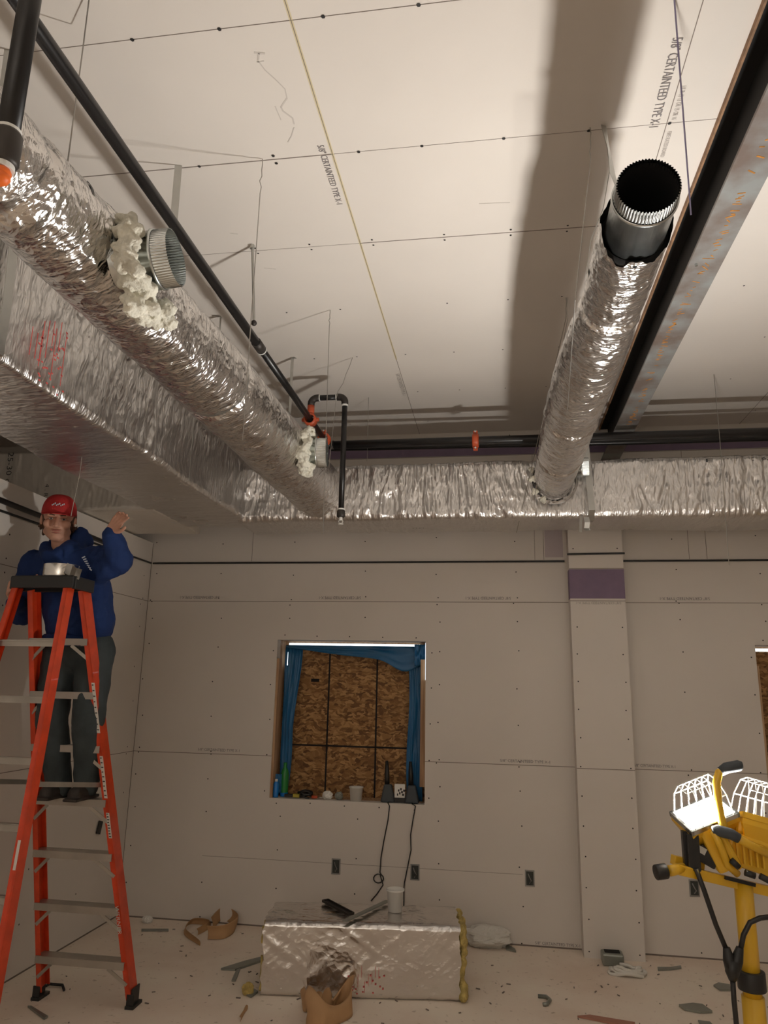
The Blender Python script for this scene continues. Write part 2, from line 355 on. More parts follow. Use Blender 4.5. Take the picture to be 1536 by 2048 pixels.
tag(MB().box((XR, YB, 0), (XR+.1, D, CZ)).build('wall_right', B), kind='structure')
tag(MB().box((-4.7, YB-.1, 0), (XR+.1, YB, CZ)).build('wall_front', B), kind='structure')
# ceiling
m = MB(); m.box((-4.7, YB-.1, CZ), (XR+.1, D+.1, CZ+.1))
def cseam(x0, y0, x1, y1, h): m.box((min(x0, x1)-(h/2 if x0 == x1 else 0), min(y0, y1)-(h/2 if y0 == y1 else 0), CZ-e), (max(x0, x1)+(h/2 if x0 == x1 else 0), max(y0, y1)+(h/2 if y0 == y1 else 0), CZ+.001))
m.mi(1)
cseam(-.634, YB, -.634, D, .003); cseam(.662, YB, .662, D, .003); cseam(1.93, YB, 1.93, D, .003); cseam(-1.9, YB, -1.9, D, .003)
rows = [1.86+.617*k for k in range(-6, 7)]
cseam(-1.9, rows[7], -.634, rows[7], .004); cseam(-1.9, rows[6], -.634, rows[6], .002); cseam(-.634, rows[8], .662, rows[8], .004); cseam(-.634, rows[6], .662, rows[6], .002); cseam(-.634, rows[7], .662, rows[7], .0012); cseam(.662, rows[7], 1.93, rows[7], .0012); cseam(-1.9, rows[8], -.634, rows[8], .0012)
m.mi(5)
for dx in (-.0035, .0035): m.box((-.634+dx-.002, YB, CZ-e), (-.634+dx+.002, 4.4, CZ+.001))
m.mi(2)
for i, y in enumerate(rows):
    dbl = i in (8,)
    for k in range(-7, 12):
        x = -.634+.31*k*1.0+.08+rw.uniform(-.03, .03)
        for dy in ((-.022, .022) if (dbl or (i == 7 and k < 0 and k % 2)) else (0,)):
            r = .0075 if i < 8 else .0055
            if i > 8 and rw.random() < .25: continue
            m.addf([(x+r*math.cos(q*PI/3), y+dy+r*math.sin(q*PI/3), CZ-.0016) for q in range(6)], [(0, 1, 2, 3, 4, 5)])
ceil = m.build('ceiling', B+[M['seam_y']]); tag(ceil, kind='structure')
for (x, y, w_, h_, st, mt) in ((-.685, 2.42, .37, .028, '5/8" CERTAINTEED TYPE X-1', 'ink'), (.60, 2.09, .40, .034, '5/8" CERTAINTEED TYPE X-1', 'ink'), (.675, 2.30, .16, .018, 'UL R-13 13 OR 15 OR 16', 'ink_l'), (.675, 2.52, .14, .016, 'GOLD BOND', 'ink_l'), (.675, 1.83, .12, .018, 'TYPE X-1', 'ink_l'), (-.67, 4.62, .38, .028, '5/8" CERTAINTEED TYPE X-1', 'ink_l')):
    if st == 'GOLD BOND': st = 'FIRE RATED BOARD'
    text_mb(st, (x, y, CZ-.0018), (0, 1, 0), (1, 0, 0), h_, w_).build('board_print', M[mt], ceil)
def scuff(pts, w_, mt='ink_l'):
    q = [at(a, b, 2, CZ) for a, b in pts]; m = MB()
    for a, b in zip(q, q[1:]): m.beam((a.x, a.y, CZ-.0008), (b.x, b.y, CZ-.0008), w_, .0008)
    m.build('scuff_mark', M[mt], ceil)
for P_, w_ in (([(508, 105), (530, 107)], .007), ([(518, 106), (516, 124)], .006), ([(514, 124), (528, 122)], .004), ([(518, 124), (530, 140), (552, 160), (570, 178), (574, 196)], .004), ([(574, 196), (562, 214), (566, 222), (585, 236), (588, 248)], .006), ([(550, 212), (556, 226), (562, 240)], .004), ([(588, 255), (583, 272), (576, 284)], .004), ([(958, 407), (1020, 405)], .004), ([(460, 466), (476, 468)], .003), ([(528, 536), (552, 538)], .004)): scuff(P_, w_, 'scuff')
# boxed column on the back wall
CX0, CX1, CY = .548, .952, 5.712
m = MB(); m.box((CX0, CY, 0), (CX1, D, 3.3)); m.mi(1)
for z in (1.228, 2.437): m.box((CX0-.001, CY-.0012, z-.002), (CX1+.001, CY+.001, z+.002))
m.box((CX0, CY-.0012, 2.683), (CX1, CY+.001, 2.687))
m.mi(3); m.box((CX0-.001, CY-.0015, 2.455), (CX1+.001, CY+.12, 2.680)); m.mi(2)
for z in [.04+.2*k for k in range(16)]:
    for x in (CX0+.035, CX1-.035):
        if 2.4 < z < 2.7: continue
        xx = x+rw.uniform(-.008, .008); m.addf([(xx+.0055*math.cos(k*PI/3), CY-.0016, z+.0055*math.sin(k*PI/3)) for k in range(6)], [(5, 4, 3, 2, 1, 0)])
colm = m.build('trim_1', B); tag(colm, kind='structure')
text_mb('5/8" CERTAINTEED TYPE X-1', (CX1-.03, CY-.0018, 2.43), (-1, 0, 0), (0, 0, -1), .018, .33).build('board_print', M['ink_l'], colm)
# ================================================================ WINDOWS
def window(name, x0, x1, full=True):
    yb = 6.10
    m = MB(); m.box((x0-.02, D+.09, WZ0-.03), (x0, yb+.05, WZ1+.02)); m.box((x1, D+.09, WZ0-.03), (x1+.02, yb+.05, WZ1+.02)); m.box((x0, D+.09, WZ1), (x1, yb+.05, WZ1+.02)); m.box((x0, D+.0905, WZ0-.04), (x1, yb+.05, WZ0))
    m.box((x0-.02, yb+.05, WZ0-.04), (x1+.02, yb+.07, WZ1+.03))
    wn = m.build(name, M['wood']); tag(wn, kind='structure')
    MB().box((x0+.0, yb, WZ0), (x1, yb+.012, WZ1-.035)).build('osb_sheet', M['osb'], wn)
    k = MB()
    for px in ((655, 752) if full else ()):
        x = at(px, 1450, 1, yb).x; k.box((x-.007, yb-.001, WZ0), (x+.007, yb+.001, WZ1-.04))
    if full: z = at(700, 1493, 1, yb).z; k.box((x0+.1, yb-.001, z-.007), (x1-.08, yb+.001, z+.007)); z = 1; k.box((-1.77+.22, yb-.001, 1.80), (-1.70+.22, yb+.001, 1.825))
    else: k.box((x0+.3, yb-.001, WZ0), (x0+.314, yb+.001, WZ1-.04))
    k.build('marking_lines', M['chalk'], wn)
    # studs inside the reveal
    MB().box((x0, D+.012, WZ0), (x0+.018, D+.105, WZ1-.15)).build('stud', M['wood'], wn)
    MB().box((x1-.045, D+.06, WZ0+.12), (x1-.003, D+.10, WZ1-.14)).build('stud', M['wood'], wn)
    return wn, yb
w1, yb = window('window_1', WX0, WX1)
w2, _ = window('window_2', W2X0, W2X1, False)
MB().box((WX0+.03, yb+.0, WZ1-.034), (WX1-.07, yb+.004, WZ1-.012)).build('daylight_gap', M['day'], w1)
MB().box((WX0+.022, yb-.06, WZ1-.20), (WX0+.045, yb-.055, WZ1-.09)).build('daylight_gap', M['day'], w1)
MB().box((W2X0+.01, yb-.004, WZ1-.034), (W2X1, yb, WZ1-.012)).build('daylight_gap', M['day'], w2)
MB().box((WX1-.006, D+.035, WZ1-.30), (WX1-.001, D+.04, WZ1-.01)).build('daylight_gap', M['day'], w1)
# blue sheeting, tacked around the reveal, sagging under the head
root = thing('blue_plastic_sheet', (WX0+.6, 6.04, 1.0), 'blue plastic sheeting sagging around the boarded window reveal', 'plastic sheet')
def sheet(x0f, x1f, z0f, z1f, y, nu=30, nv=14, amp=.012, s=1):
    P = np.zeros((nu, nv, 3))
    for i in range(nu):
        for j in range(nv):
            u, v_ = i/(nu-1), j/(nv-1)
            x = x0f(v_, u)*(1-u)+x1f(v_, u)*u if callable(x0f) else x0f+(x1f-x0f)*u
            P[i, j] = (x, 0, 0)
            zz0 = z0f(u) if callable(z0f) else z0f; zz1 = z1f(u) if callable(z1f) else z1f
            P[i, j, 2] = zz0+(zz1-zz0)*v_
            P[i, j, 1] = y+amp*float(vn(u*7, v_*5, 0, s))+.006*float(vn(u*23, v_*9, 0, s+1))
    return P
yS = 6.03
sag = lambda u: WZ1-.05-.10*u-(.09*math.exp(-((u-.88)/.12)**2))-.02*math.sin(u*PI)
MB().grid(sheet(WX0+.03, WX1-.05, sag, WZ1-.035, yS-.02)).build('header_flap', M['blue'], root, True, solid=.002)
MB().grid(sheet(lambda v_, u: WX0+.02, lambda v_, u: WX0+.09+.075*v_+.01*math.sin(v_*9), WZ0+.0, WZ1-.05, yS+.01, s=3)).build('side_strip', M['blue'], root, True, solid=.002)
MB().grid(sheet(lambda v_, u: WX1-.155-.01*math.sin(v_*7), lambda v_, u: WX1-.035, WZ0, WZ1-.05, yS+.005, s=5)).build('side_strip', M['blue'], root, True, solid=.002)
MB().grid(sheet(WX1-.10, WX1-.005, WZ1-.19, WZ1-.02, yS-.06, s=9)).build('corner_fold', M['blue'], root, True, solid=.002)
MB().grid(sheet(WX0+.012, WX0+.07, WZ0+.03, WZ0+.17, yS-.09, s=9, amp=.005)).build('bottom_fold', M['blue'], root, True, solid=.002)
# black cable line along both walls at 2.77 m
m = MB(); m.tube([(XL+.012, 3.0, 2.745), (XL+.012, D-.03, 2.765)], .008, 8); m.build('black_cable', M['cord']); c1 = bpy.data.objects['black_cable']
tag(c1, 'thin black cable running along the left wall behind the person', 'cable')
m = MB(); m.tube([(XL+.05, 2.6, 2.80), (XL+.05, 3.6, 2.80), (XL+.05, 4.35, 2.795), (XL+.045, 5.0, 2.78)], .017, 10); tag(m.build('black_pipe', M['blackpipe'], smooth=True), 'thicker black pipe under the foil duct at the left wall', 'pipe')
m = MB(); m.tube([(XL+.02, D-.012, 2.765), (CX0-.02, D-.012, 2.765)], .0075, 8); tag(m.build('black_cable', M['cord']), 'thin black cable across the back wall left of the column', 'cable')
m = MB(); m.tube([(CX0-.012, CY-.01, 2.795), (CX1+.012, CY-.01, 2.80)], .0075, 8); tag(m.build('black_cable', M['cord']), 'short black cable crossing the front of the wall column', 'cable')
m = MB(); m.tube([(CX1+.02, D-.012, 2.765), (XR-.02, D-.012, 2.768)], .0075, 8); tag(m.build('black_cable', M['cord']), 'thin black cable across the back wall right of the column', 'cable')
# electrical boxes
def outlet(x, z, label):
    r = thing('electrical_box', (x, D, z-.05), label, 'electrical box', 'open electrical boxes on the back wall')
    m = MB()
    for a, b in (((x-.034, z-.055), (x-.026, z+.055)), ((x+.026, z-.055), (x+.034, z+.055)), ((x-.026, z+.046), (x+.026, z+.055)), ((x-.026, z-.055), (x+.026, z-.046))): m.box((a[0], D-.006, a[1]), (b[0], D, b[1]))
    m.build('rim', M['outlet'], r); MB().box((x-.026, D-.002, z-.046), (x+.026, D-.0005, z+.046)).build('back_plate', M['outlet_in'], r)
    MB().tube([(x-.012, D-.003, z+.03), (x-.004, D-.012, z+.01), (x+.010, D-.010, z-.015), (x-.004, D-.004, z-.035)], .004, 6).build('wire_tail', M['outlet'], r)
outlet(-1.235, .447, 'open metal electrical box left of the two hanging cords'); outlet(-.636, .440, 'open metal electrical box right beside the hanging cords'); outlet(.20, .445, 'open metal electrical box between floor duct and wall column'); outlet(1.332, .445, 'open metal electrical box behind the work light stand')

# ================================================================ STEEL BEAM
bx0, bx1, bz0, by1 = .845, .985, 3.585, D-.01
bm = thing('steel_beam', (.915, 2.6, bz0), 'primed steel I-beam with rust marks running under the ceiling', 'beam')
MB().box((bx0, YB+.1, bz0), (bx1, by1, bz0+.012)).build('bottom_flange', M['beam'], bm)
MB().box((bx0+.066, YB+.1, bz0+.012), (bx1-.066, by1, CZ-.014)).build('web', M['beamdark'], bm)  # web and top flange near black, darker than the grey bottom flange
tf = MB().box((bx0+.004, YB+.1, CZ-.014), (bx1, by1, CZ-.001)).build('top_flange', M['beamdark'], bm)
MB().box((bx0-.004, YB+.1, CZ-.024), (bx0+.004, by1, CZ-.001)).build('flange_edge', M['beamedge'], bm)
m = MB(); rr = random.Random(5)
y = 1.6
while y < 5.0:
    y += rr.uniform(.006, .03)
    if rr.random() < .6:
        x = .915+.012*math.sin(y*3)+rr.uniform(-.008, .008); a = rr.uniform(-.9, .9); l = rr.uniform(.006, .018)*(1.6 if rr.random() < .2 else 1)
        m.beam((x-l*math.cos(a), y-l*math.sin(a), bz0-.0006), (x+l*math.cos(a), y+l*math.sin(a), bz0-.0006), rr.uniform(.003, .007), .001)
m.build('rust_marks', M['rust'], bm)
MB().lathe([(0, -.03), (.006, -.03), (.006, 0), (.011, 0), (.011, .008), (0, .008)], (.875, 3.0, bz0+.02), (0, 0, 1), 10).build('bolt', M['galv'], bm)

# ================================================================ DUCTS
def wrap_round(name, root, ys, cfun, rfun, mt, seed, theta_n=120, amp=1., tapes=()):
    th = np.linspace(0, 2*PI, theta_n, endpoint=False); Y = np.array(ys); YY, TH = np.meshgrid(Y, th, indexing='ij')
    ct, st = np.cos(TH), np.sin(TH)
    r = np.array([rfun(y) for y in ys])[:, None]*np.ones_like(TH)
    r = r + amp*(.006*vn(YY*3, ct*1.6, st*1.6, seed) + .0035*ridge(YY*16+ct*2, ct*2, st*2, seed+1) + .002*ridge(YY*38+st*3, ct*5, st*5, seed+2) + .0014*vn(YY*60, ct*12, st*12, seed+3))
    for ty, dep in tapes: r = r-dep*np.exp(-((YY-ty)/.02)**2)+dep*.35*np.exp(-((YY-ty-.05)/.025)**2)
    C = np.array([cfun(y) for y in ys])
    P = np.stack([C[:, 0][:, None]+r*ct, YY, C[:, 1][:, None]+r*st], -1)
    return MB().grid(P, wrap=True).build(name, mt, root, True, solid=0)
def wrap_rect(name, root, axis, u0, u1, a0, a1, z0, z1, mt, seed, nu=420, amp=1., rad=.035, fold=1., ends=True):
    """axis 'x' or 'y' runs u0..u1; a0..a1 is the other horizontal extent"""
    prof = []; n_ = 7
    W, H = a1-a0, z1-z0
    def seg(p, q, k): return [(p[0]+(q[0]-p[0])*i/k, p[1]+(q[1]-p[1])*i/k) for i in range(k)]
    def arc(cx, cy, t0): return [(cx+rad*math.cos(t0+PI/2*i/n_), cy+rad*math.sin(t0+PI/2*i/n_)) for i in range(n_)]
    kx, kz = 36, 30
    prof += arc(a1-rad, z0+rad, -PI/2)+seg((a1, z0+rad), (a1, z1-rad), kz)+arc(a1-rad, z1-rad, 0)+seg((a1-rad, z1), (a0+rad, z1), kx)+arc(a0+rad, z1-rad, PI/2)+seg((a0, z1-rad), (a0, z0+rad), kz)+arc(a0+rad, z0+rad, PI)+seg((a0+rad, z0), (a1-rad, z0), kx)
    Q = np.array(prof); Nn = len(Q); tg = np.roll(Q, -1, 0)-np.roll(Q, 1, 0); tg /= np.linalg.norm(tg, axis=1)[:, None]; nm = np.stack([tg[:, 1], -tg[:, 0]], 1)
    U = np.linspace(u0, u1, nu); UU = U[:, None]; q0, q1 = Q[None, :, 0], Q[None, :, 1]
    low = (.35 + .65*(1-np.abs(nm[:, 1])))[None, :]
    d = amp*(.010*vn(UU*2.1, q0*2.5, q1*2.5, seed) + fold*low*(.25+.95*np.clip(.5+.9*vn(UU*3.1, q0*2, q1*2, seed+6), 0, 1))*(.010*ridge(UU*7+q1*3*vn(UU*1.3, 0, 0, seed+5), q0*2.2, q1*4.2, seed+1) + .0075*ridge(UU*17+q1*9*vn(UU*2.7, 0, 0, seed+7), q0*5, q1*7.5, seed+2) + .0038*ridge(UU*42-q1*12, q0*12, q1*17, seed+3)) + .0016*vn(UU*70, q0*40, q1*40, seed+4))
    sagz = np.where(nm[:, 1] < -.5, 1, 0)[None, :]*(-.012)*(.5+.5*vn(UU*1.4, q0*1.5, 0, seed+8))
    A = q0+nm[None, :, 0]*d; Z = q1+nm[None, :, 1]*d+sagz
    UB = np.broadcast_to(UU, A.shape)
    P = np.stack([UB, A, Z], -1) if axis == 'x' else np.stack([A, UB, Z], -1)
    return MB().grid(P, wrap=True, closeu=ends).build(name, mt, root, True)
# crimped round collar: axis point c, direction ax
def collar(root, c, ax, r, L, crimp=.05, inner=True, name='collar', nfl=64):
    ax = V(ax).normalized(); c = V(c)
    MB().lathe([(r, 0), (r, L-crimp-.006), (r+.004, L-crimp-.004), (r+.004, L-crimp+.002), (r, L-crimp+.004)], c, ax, 48).build(name, M['galv'], root, True, solid=0)
    n = nfl*4; u = (Vector((1, 0, 0)) if abs(ax.x) < .9 else Vector((0, 1, 0))); u = (u-ax*u.dot(ax)).normalized(); w_ = ax.cross(u); P = np.zeros((5, n, 3))
    for i in range(5):
        t = i/4
        for j in range(n):
            a = 2*PI*j/n; rr_ = r-.002-.003*t+.0028*(min(1, t*3))*math.sin(a*nfl); p = c+ax*(L-crimp+crimp*t)+(u*math.cos(a)+w_*math.sin(a))*rr_; P[i, j] = p
    MB().grid(P, wrap=True).build('crimped_rim', M['galv'], root, True)
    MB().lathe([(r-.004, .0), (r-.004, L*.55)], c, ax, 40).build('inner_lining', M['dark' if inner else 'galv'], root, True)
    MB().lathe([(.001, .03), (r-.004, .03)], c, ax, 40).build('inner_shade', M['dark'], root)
def wool_tuft(root, pts, mt='wool', s=11, name='insulation_tuft'):
    m = MB(); q = random.Random(s)
    for (p, r) in pts:
        for k in range(9):
            d = Vector((q.gauss(0, 1), q.gauss(0, 1), q.gauss(0, 1)))*r*.42
            m.ball(V(p)+d, r*q.uniform(.5, .85), 10, 7, (1, q.uniform(.7, 1.2), q.uniform(.6, 1)))
    o = m.build(name, M[mt], root, True, rem=.006, smoothit=6)
    tx = bpy.data.textures.new('woolnoise', 'CLOUDS'); tx.noise_scale = .022; tx.noise_depth = 4; md = o.modifiers.new('d', 'DISPLACE'); md.texture = tx; md.strength = .032; md.texture_coords = 'LOCAL'
    return o
# --- left round duct
def lc(y):
    up = np.interp(y, [1.3, 2.7, 5.0], [130.2, 128.2, 127.2]); lo = 138.75; a = math.radians((up+lo)/2); d = 1.908
    return (d*math.cos(a), 1.77+d*math.sin(a))
def lr(y):
    up = np.interp(y, [1.3, 2.7, 5.0], [130.2, 128.2, 127.2]); return 1.908*math.sin(math.radians((138.75-up)/2))
rd = thing('round_duct', (-1.3, 3.2, 3.0), 'foil-wrapped round duct at left, under the black sprinkler pipe', 'duct')
wrap_round('foil_wrap', rd, np.linspace(.6, 5.12, 560), lc, lr, M['foil_r'], 21, 140, 1.25, tapes=((1.55, .012), (3.05, .014), (4.1, .006)))
def band(root, y, r, c, w_=.03, mt='tape'): MB().lathe([(r, -w_/2), (r+.004, -w_/2), (r+.004, w_/2), (r, w_/2)], (c[0], y, c[1]), (0, 1, 0), 60).build('tape_band', M[mt], root, True)
band(rd, 3.03, lr(3.03)-.006, lc(3.03), .035, 'galv_d')
MB().ribbon([(lc(1.75)[0]+math.cos(a)*(lr(1.75)+.006), 1.76+.05*(a-.6), lc(1.75)[1]+math.sin(a)*(lr(1.75)+.006)) for a in (.15, .3, .45, .6, .75)], (0, .014, 0), .001).build('black_mark', M['cord'], rd)
# branch collars facing the room
oc = at(345, 515, 0, -1.05); oc = Vector((-1.17, 2.27, 3.27))
c0 = at(318, 520, 1, 2.22); ax1 = Vector((.97, .12, .0)).normalized()
ax1 = Vector((.985, .05, .12)).normalized(); pc = at(352, 515, 0, -1.01)
collar(rd, pc-ax1*.19, ax1, .093, .19, .055, inner=False, name='branch_collar')
q0 = pc-ax1*.115
wool_tuft(rd, [(q0+Vector(v_), r_) for v_, r_ in (((0, -.115, .03), .035), ((.01, -.12, -.03), .04), ((.02, -.10, -.075), .036), ((.01, -.06, -.11), .04), ((.0, 0, -.13), .045), ((.0, .06, -.135), .045), ((0, .11, -.12), .04), ((.01, .14, -.08), .03), ((0, -.02, -.17), .03), ((-.02, -.09, .09), .03))], s=4)
pc2 = at(653, 905, 0, -1.0)
collar(rd, pc2-Vector((.16, 0, 0)), (.99, .12, .03), .090, .16, .06, inner=False, name='branch_collar')
q1 = pc2-Vector((.115, 0, 0))
wool_tuft(rd, [(q1+Vector(v_), r_) for v_, r_ in (((0, -.10, .03), .034), ((.0, -.09, .07), .034), ((.0, -.05, .10), .034), ((.01, .0, .12), .03), ((0, -.105, -.01), .034), ((0, -.10, -.05), .034), ((0, -.07, -.085), .034), ((0, -.03, -.11), .034), ((0, .02, -.12), .03))], s=8)
# --- right round duct
def rc(y):
    x = float(np.interp(y, [1.8, 2.5, 3.6, 5.1], [.452, .447, .405, .40])); return (x, 3.2)
rf_ = lambda y: float(np.interp(y, [2.0, 2.7, 2.78, 3.2, 4.2, 5.1], [.122, .122, .130, .143, .135, .128]))
rd2 = thing('round_duct', (.42, 3.6, 3.05), 'foil-wrapped round duct at right with open black metal end', 'duct')
# ragged front end of the wrap
th = np.linspace(0, 2*PI, 130, endpoint=False); ys = np.linspace(0, 1, 420)
YY = np.zeros((420, 130)); edge = 2.13+.03*np.array([float(vn(math.cos(a)*2.2, math.sin(a)*2.2, 0, 5)) for a in th])-.03*np.sin(th)+.015*np.array([float(vn(math.cos(a)*7, math.sin(a)*7, 0, 6)) for a in th])
YY = edge[None, :]+(5.06-edge[None, :])*ys[:, None]; ct, st = np.cos(th)[None, :], np.sin(th)[None, :]
r = np.interp(YY, [2.0, 2.7, 2.78, 3.2, 4.2, 5.1], [.108, .112, .124, .140, .138, .128]) + .005*vn(YY*3, ct*1.6, st*1.6, 40)+.003*ridge(YY*18, ct*2, st*2, 41)+.002*ridge(YY*40+st*3, ct*5, st*5, 42)+.0014*vn(YY*60, ct*12, st*12, 43)
for ty in (2.60, 3.75, 4.45): r = r-.012*np.exp(-((YY-ty)/.014)**2)+.005*np.exp(-((YY-ty-.04)/.02)**2)
cx = np.interp(YY, [1.8, 2.5, 3.6, 5.1], [.452, .447, .405, .40])
MB().grid(np.stack([cx+r*ct, YY, 3.2+r*st], -1), wrap=True).build('foil_wrap', M['foil_r'], rd2, True)
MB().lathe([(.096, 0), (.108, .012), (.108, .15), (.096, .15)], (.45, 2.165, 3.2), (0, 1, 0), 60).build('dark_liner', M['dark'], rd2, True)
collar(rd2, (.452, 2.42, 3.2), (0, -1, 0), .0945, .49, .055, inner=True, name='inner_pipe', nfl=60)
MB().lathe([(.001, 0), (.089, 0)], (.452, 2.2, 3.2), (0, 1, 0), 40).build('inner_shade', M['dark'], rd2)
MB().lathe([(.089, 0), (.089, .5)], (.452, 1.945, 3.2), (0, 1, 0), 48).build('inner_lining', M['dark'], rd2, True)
m = MB(); m.lathe([(.150, -.03), (.165, 0), (.150, .03), (.14, .03)], (.40, 5.03, 3.19), (0, 1, 0), 60); m.build('flange_ring', M['foil_r'], rd2, True)
wool_tuft(rd2, [((.26, 4.99, 3.20), .025), ((.27, 4.98, 3.10), .025), ((.31, 4.97, 3.05), .022), ((.25, 4.99, 3.27), .02)], s=14)
# --- long horizontal duct along the back wall
hd = thing('rectangular_duct', (.6, 5.3, 2.96), 'long foil-wrapped rectangular duct running along the back wall', 'duct')
wrap_rect('foil_wrap', hd, 'x', -1.9, 3.88, 5.08, 5.56, 2.955, 3.36, M['foil_h'], 60, nu=760, amp=1.15, rad=.03, fold=1.35)
for x, w_, tl in ((-.72, .05, 0), (-.1, .06, 0), (1.75, .05, 0), (1.1, .02, 0)):
    pass
_c = at(1148, 935, 1, 5.02); collar(hd, _c, (.95, -.10, 0), .065, .10, .05, inner=False, name='side_collar')
text_mb('E.H.L 2A', (1.42, 5.065, 3.315), (1, 0, 0), (0, 0, 1), .025, .42).build('marker_writing', M['stickerink'], hd)
text_mb('H.M.', (-.62, 5.30, 2.925), (1, 0, 0), (0, -1, 0), .022, .10).build('marker_writing', M['stickerink'], hd)
# --- left rectangular main duct
ld = thing('rectangular_duct', (-2.15, 3.0, 2.96), 'big foil-wrapped rectangular duct at left, beneath the round duct', 'duct')
wrap_rect('foil_wrap', ld, 'y', .5, 5.3, -2.47, -1.86, 2.96, 3.50, M['foil_v'], 80, nu=620, amp=1.0, rad=.028, fold=.95)
m = MB()
for i in range(9):
    p = at(66+i*8+(i % 3)*2, 640+random.random()*40, 0, -1.842); l = random.uniform(.10, .26)
    m.box((-1.842, p.y-.002, p.z-l), (-1.8405, p.y+.0015, p.z))
for i in range(34):
    p = at(75+random.random()*60, 660+random.random()*130, 0, -1.842); m.box((-1.842, p.y-.006, p.z-.004), (-1.8405, p.y+.006, p.z+.003))
m.build('red_print', M['redp'], ld)
MB().ribbon([(-1.842, 4.02, 3.5), (-1.838, 4.03, 3.2), (-1.842, 4.04, 2.97), (-1.9, 4.04, 2.94)], (0, .004, 0), .001).build('tape_seam', M['galv_d'], ld)
# --- stub running left over the wall
lf = thing('rectangular_duct', (-3.3, 4.95, 2.96), 'dull foil duct stub with marker writing over the left wall', 'duct')
m = MB(); wrap_rect('foil_wrap', lf, 'x', -4.55, -2.40, 4.72, 5.56, 2.965, 3.42, M['foil_dull'], 95, nu=240, amp=.8, rad=.02, fold=.5)
text_mb('25-30 ds.0c', (at(18, 905, 1, 4.70).x, 4.695, at(18, 905, 1, 4.70).z), (.03, 0, -1), (1, 0, .03), .045, .36).build('marker_writing', M['stickerink'], lf)
text_mb('4 . R', (at(92, 968, 1, 4.70).x, 4.695, at(92, 968, 1, 4.70).z), (0, 0, -1), (1, 0, 0), .03, .10).build('marker_writing', M['stickerink'], lf)
# ================================================================ STRAPS
def strap(pts, wv, label, loc=None, mt='galv_d', t=.0012):
    o = MB().ribbon(pts, wv, t).build('metal_strap', M[mt]); return tag(o, label, 'strap')
sx = at(1178, 960, 1, 5.03).x
strap([(sx-.02, 5.045, CZ), (sx-.01, 5.04, 3.5), (sx, 5.03, 3.2), (sx+.01, 5.025, 2.98), (sx+.01, 5.10, 2.925), (sx, 5.16, 2.925)], (.042, 0, 0), 'flat metal strap down the front of the wall duct beside the right round duct')
m = MB(); a = at(1170, 1062, 1, 5.08); m.ribbon([(a.x-.02, 5.06, 2.95), (a.x-.03, 5.05, 2.90), (a.x-.035, 5.04, 2.83), (a.x-.04, 5.02, 2.825)], (.02, .01, 0)); m.ribbon([(a.x+.01, 5.06, 2.94), (a.x+.015, 5.05, 2.90), (a.x+.01, 5.06, 2.86), (a.x+.015, 5.04, 2.84)], (.035, 0, 0)); tag(m.build('metal_strap', M['galv_d']), 'curled strap end dangling below the wall duct', 'strap')
y0 = at(8, 620, 0, -1.83).y
strap([(-1.835, y0, 3.86), (-1.832, y0, 3.40), (-1.828, y0+.01, 3.15), (-1.832, y0+.01, 2.955), (-1.9, y0+.01, 2.942)], (0, .05, 0), 'flat metal strap at photo left edge holding the big duct')
p = at(20, 100, 2, CZ)
strap([(p.x, p.y, CZ), (p.x+.005, p.y, 3.75), (p.x-.002, p.y, 3.4), (p.x, p.y+.01, 3.3)], (.034, .012, 0), 'short metal strap hanging at the upper left beside the pipe')
p = at(357, 330, 2, CZ)
strap([(p.x, p.y, CZ-.002), (p.x+.003, p.y+.002, 3.6), (p.x, p.y, 3.36)], (.028, .01, 0), 'pale metal strap behind the sprinkler pipe above the first collar')
p = at(585, 715, 2, CZ)
strap([(p.x+.02, p.y, CZ-.002), (p.x, p.y, CZ-.004), (p.x-.002, p.y+.01, 3.62), (p.x, p.y, 3.35)], (.012, .018, 0), 'narrow metal strap at the ceiling near the pipe elbow')
p = at(425, 631, 2, CZ)
strap([(p.x, p.y, CZ-.002), (p.x+.05, p.y+.003, CZ-.01), (p.x+.055, p.y, 3.4)], (.0, .02, .012), 'small bent metal strap tip at the ceiling behind the pipe')
p = at(1207, 250, 2, CZ)
strap([(p.x, p.y, CZ-.002), (p.x+.01, p.y-.02, 3.74), (p.x+.012, p.y-.05, 3.62), (p.x+.03, p.y-.07, 3.5), (p.x+.10, p.y-.10, 3.33), (p.x+.128, p.y-.11, 3.2)], [(.02, .01, 0), (.012, .02, 0), (.02, .01, 0), (.01, .024, 0), (.0, .026, 0), (0, .026, 0)], 'twisted strap from ceiling to the open end of right duct')
strap([(p.x+.01, p.y-.02, 3.66), (p.x-.02, p.y-.01, 3.5), (p.x-.075, p.y-.05, 3.35), (p.x-.10, p.y-.06, 3.2)], (.0, .022, 0), 'second leg of the strap on the left of the right duct')
p = at(793, 905, 1, 4.9)
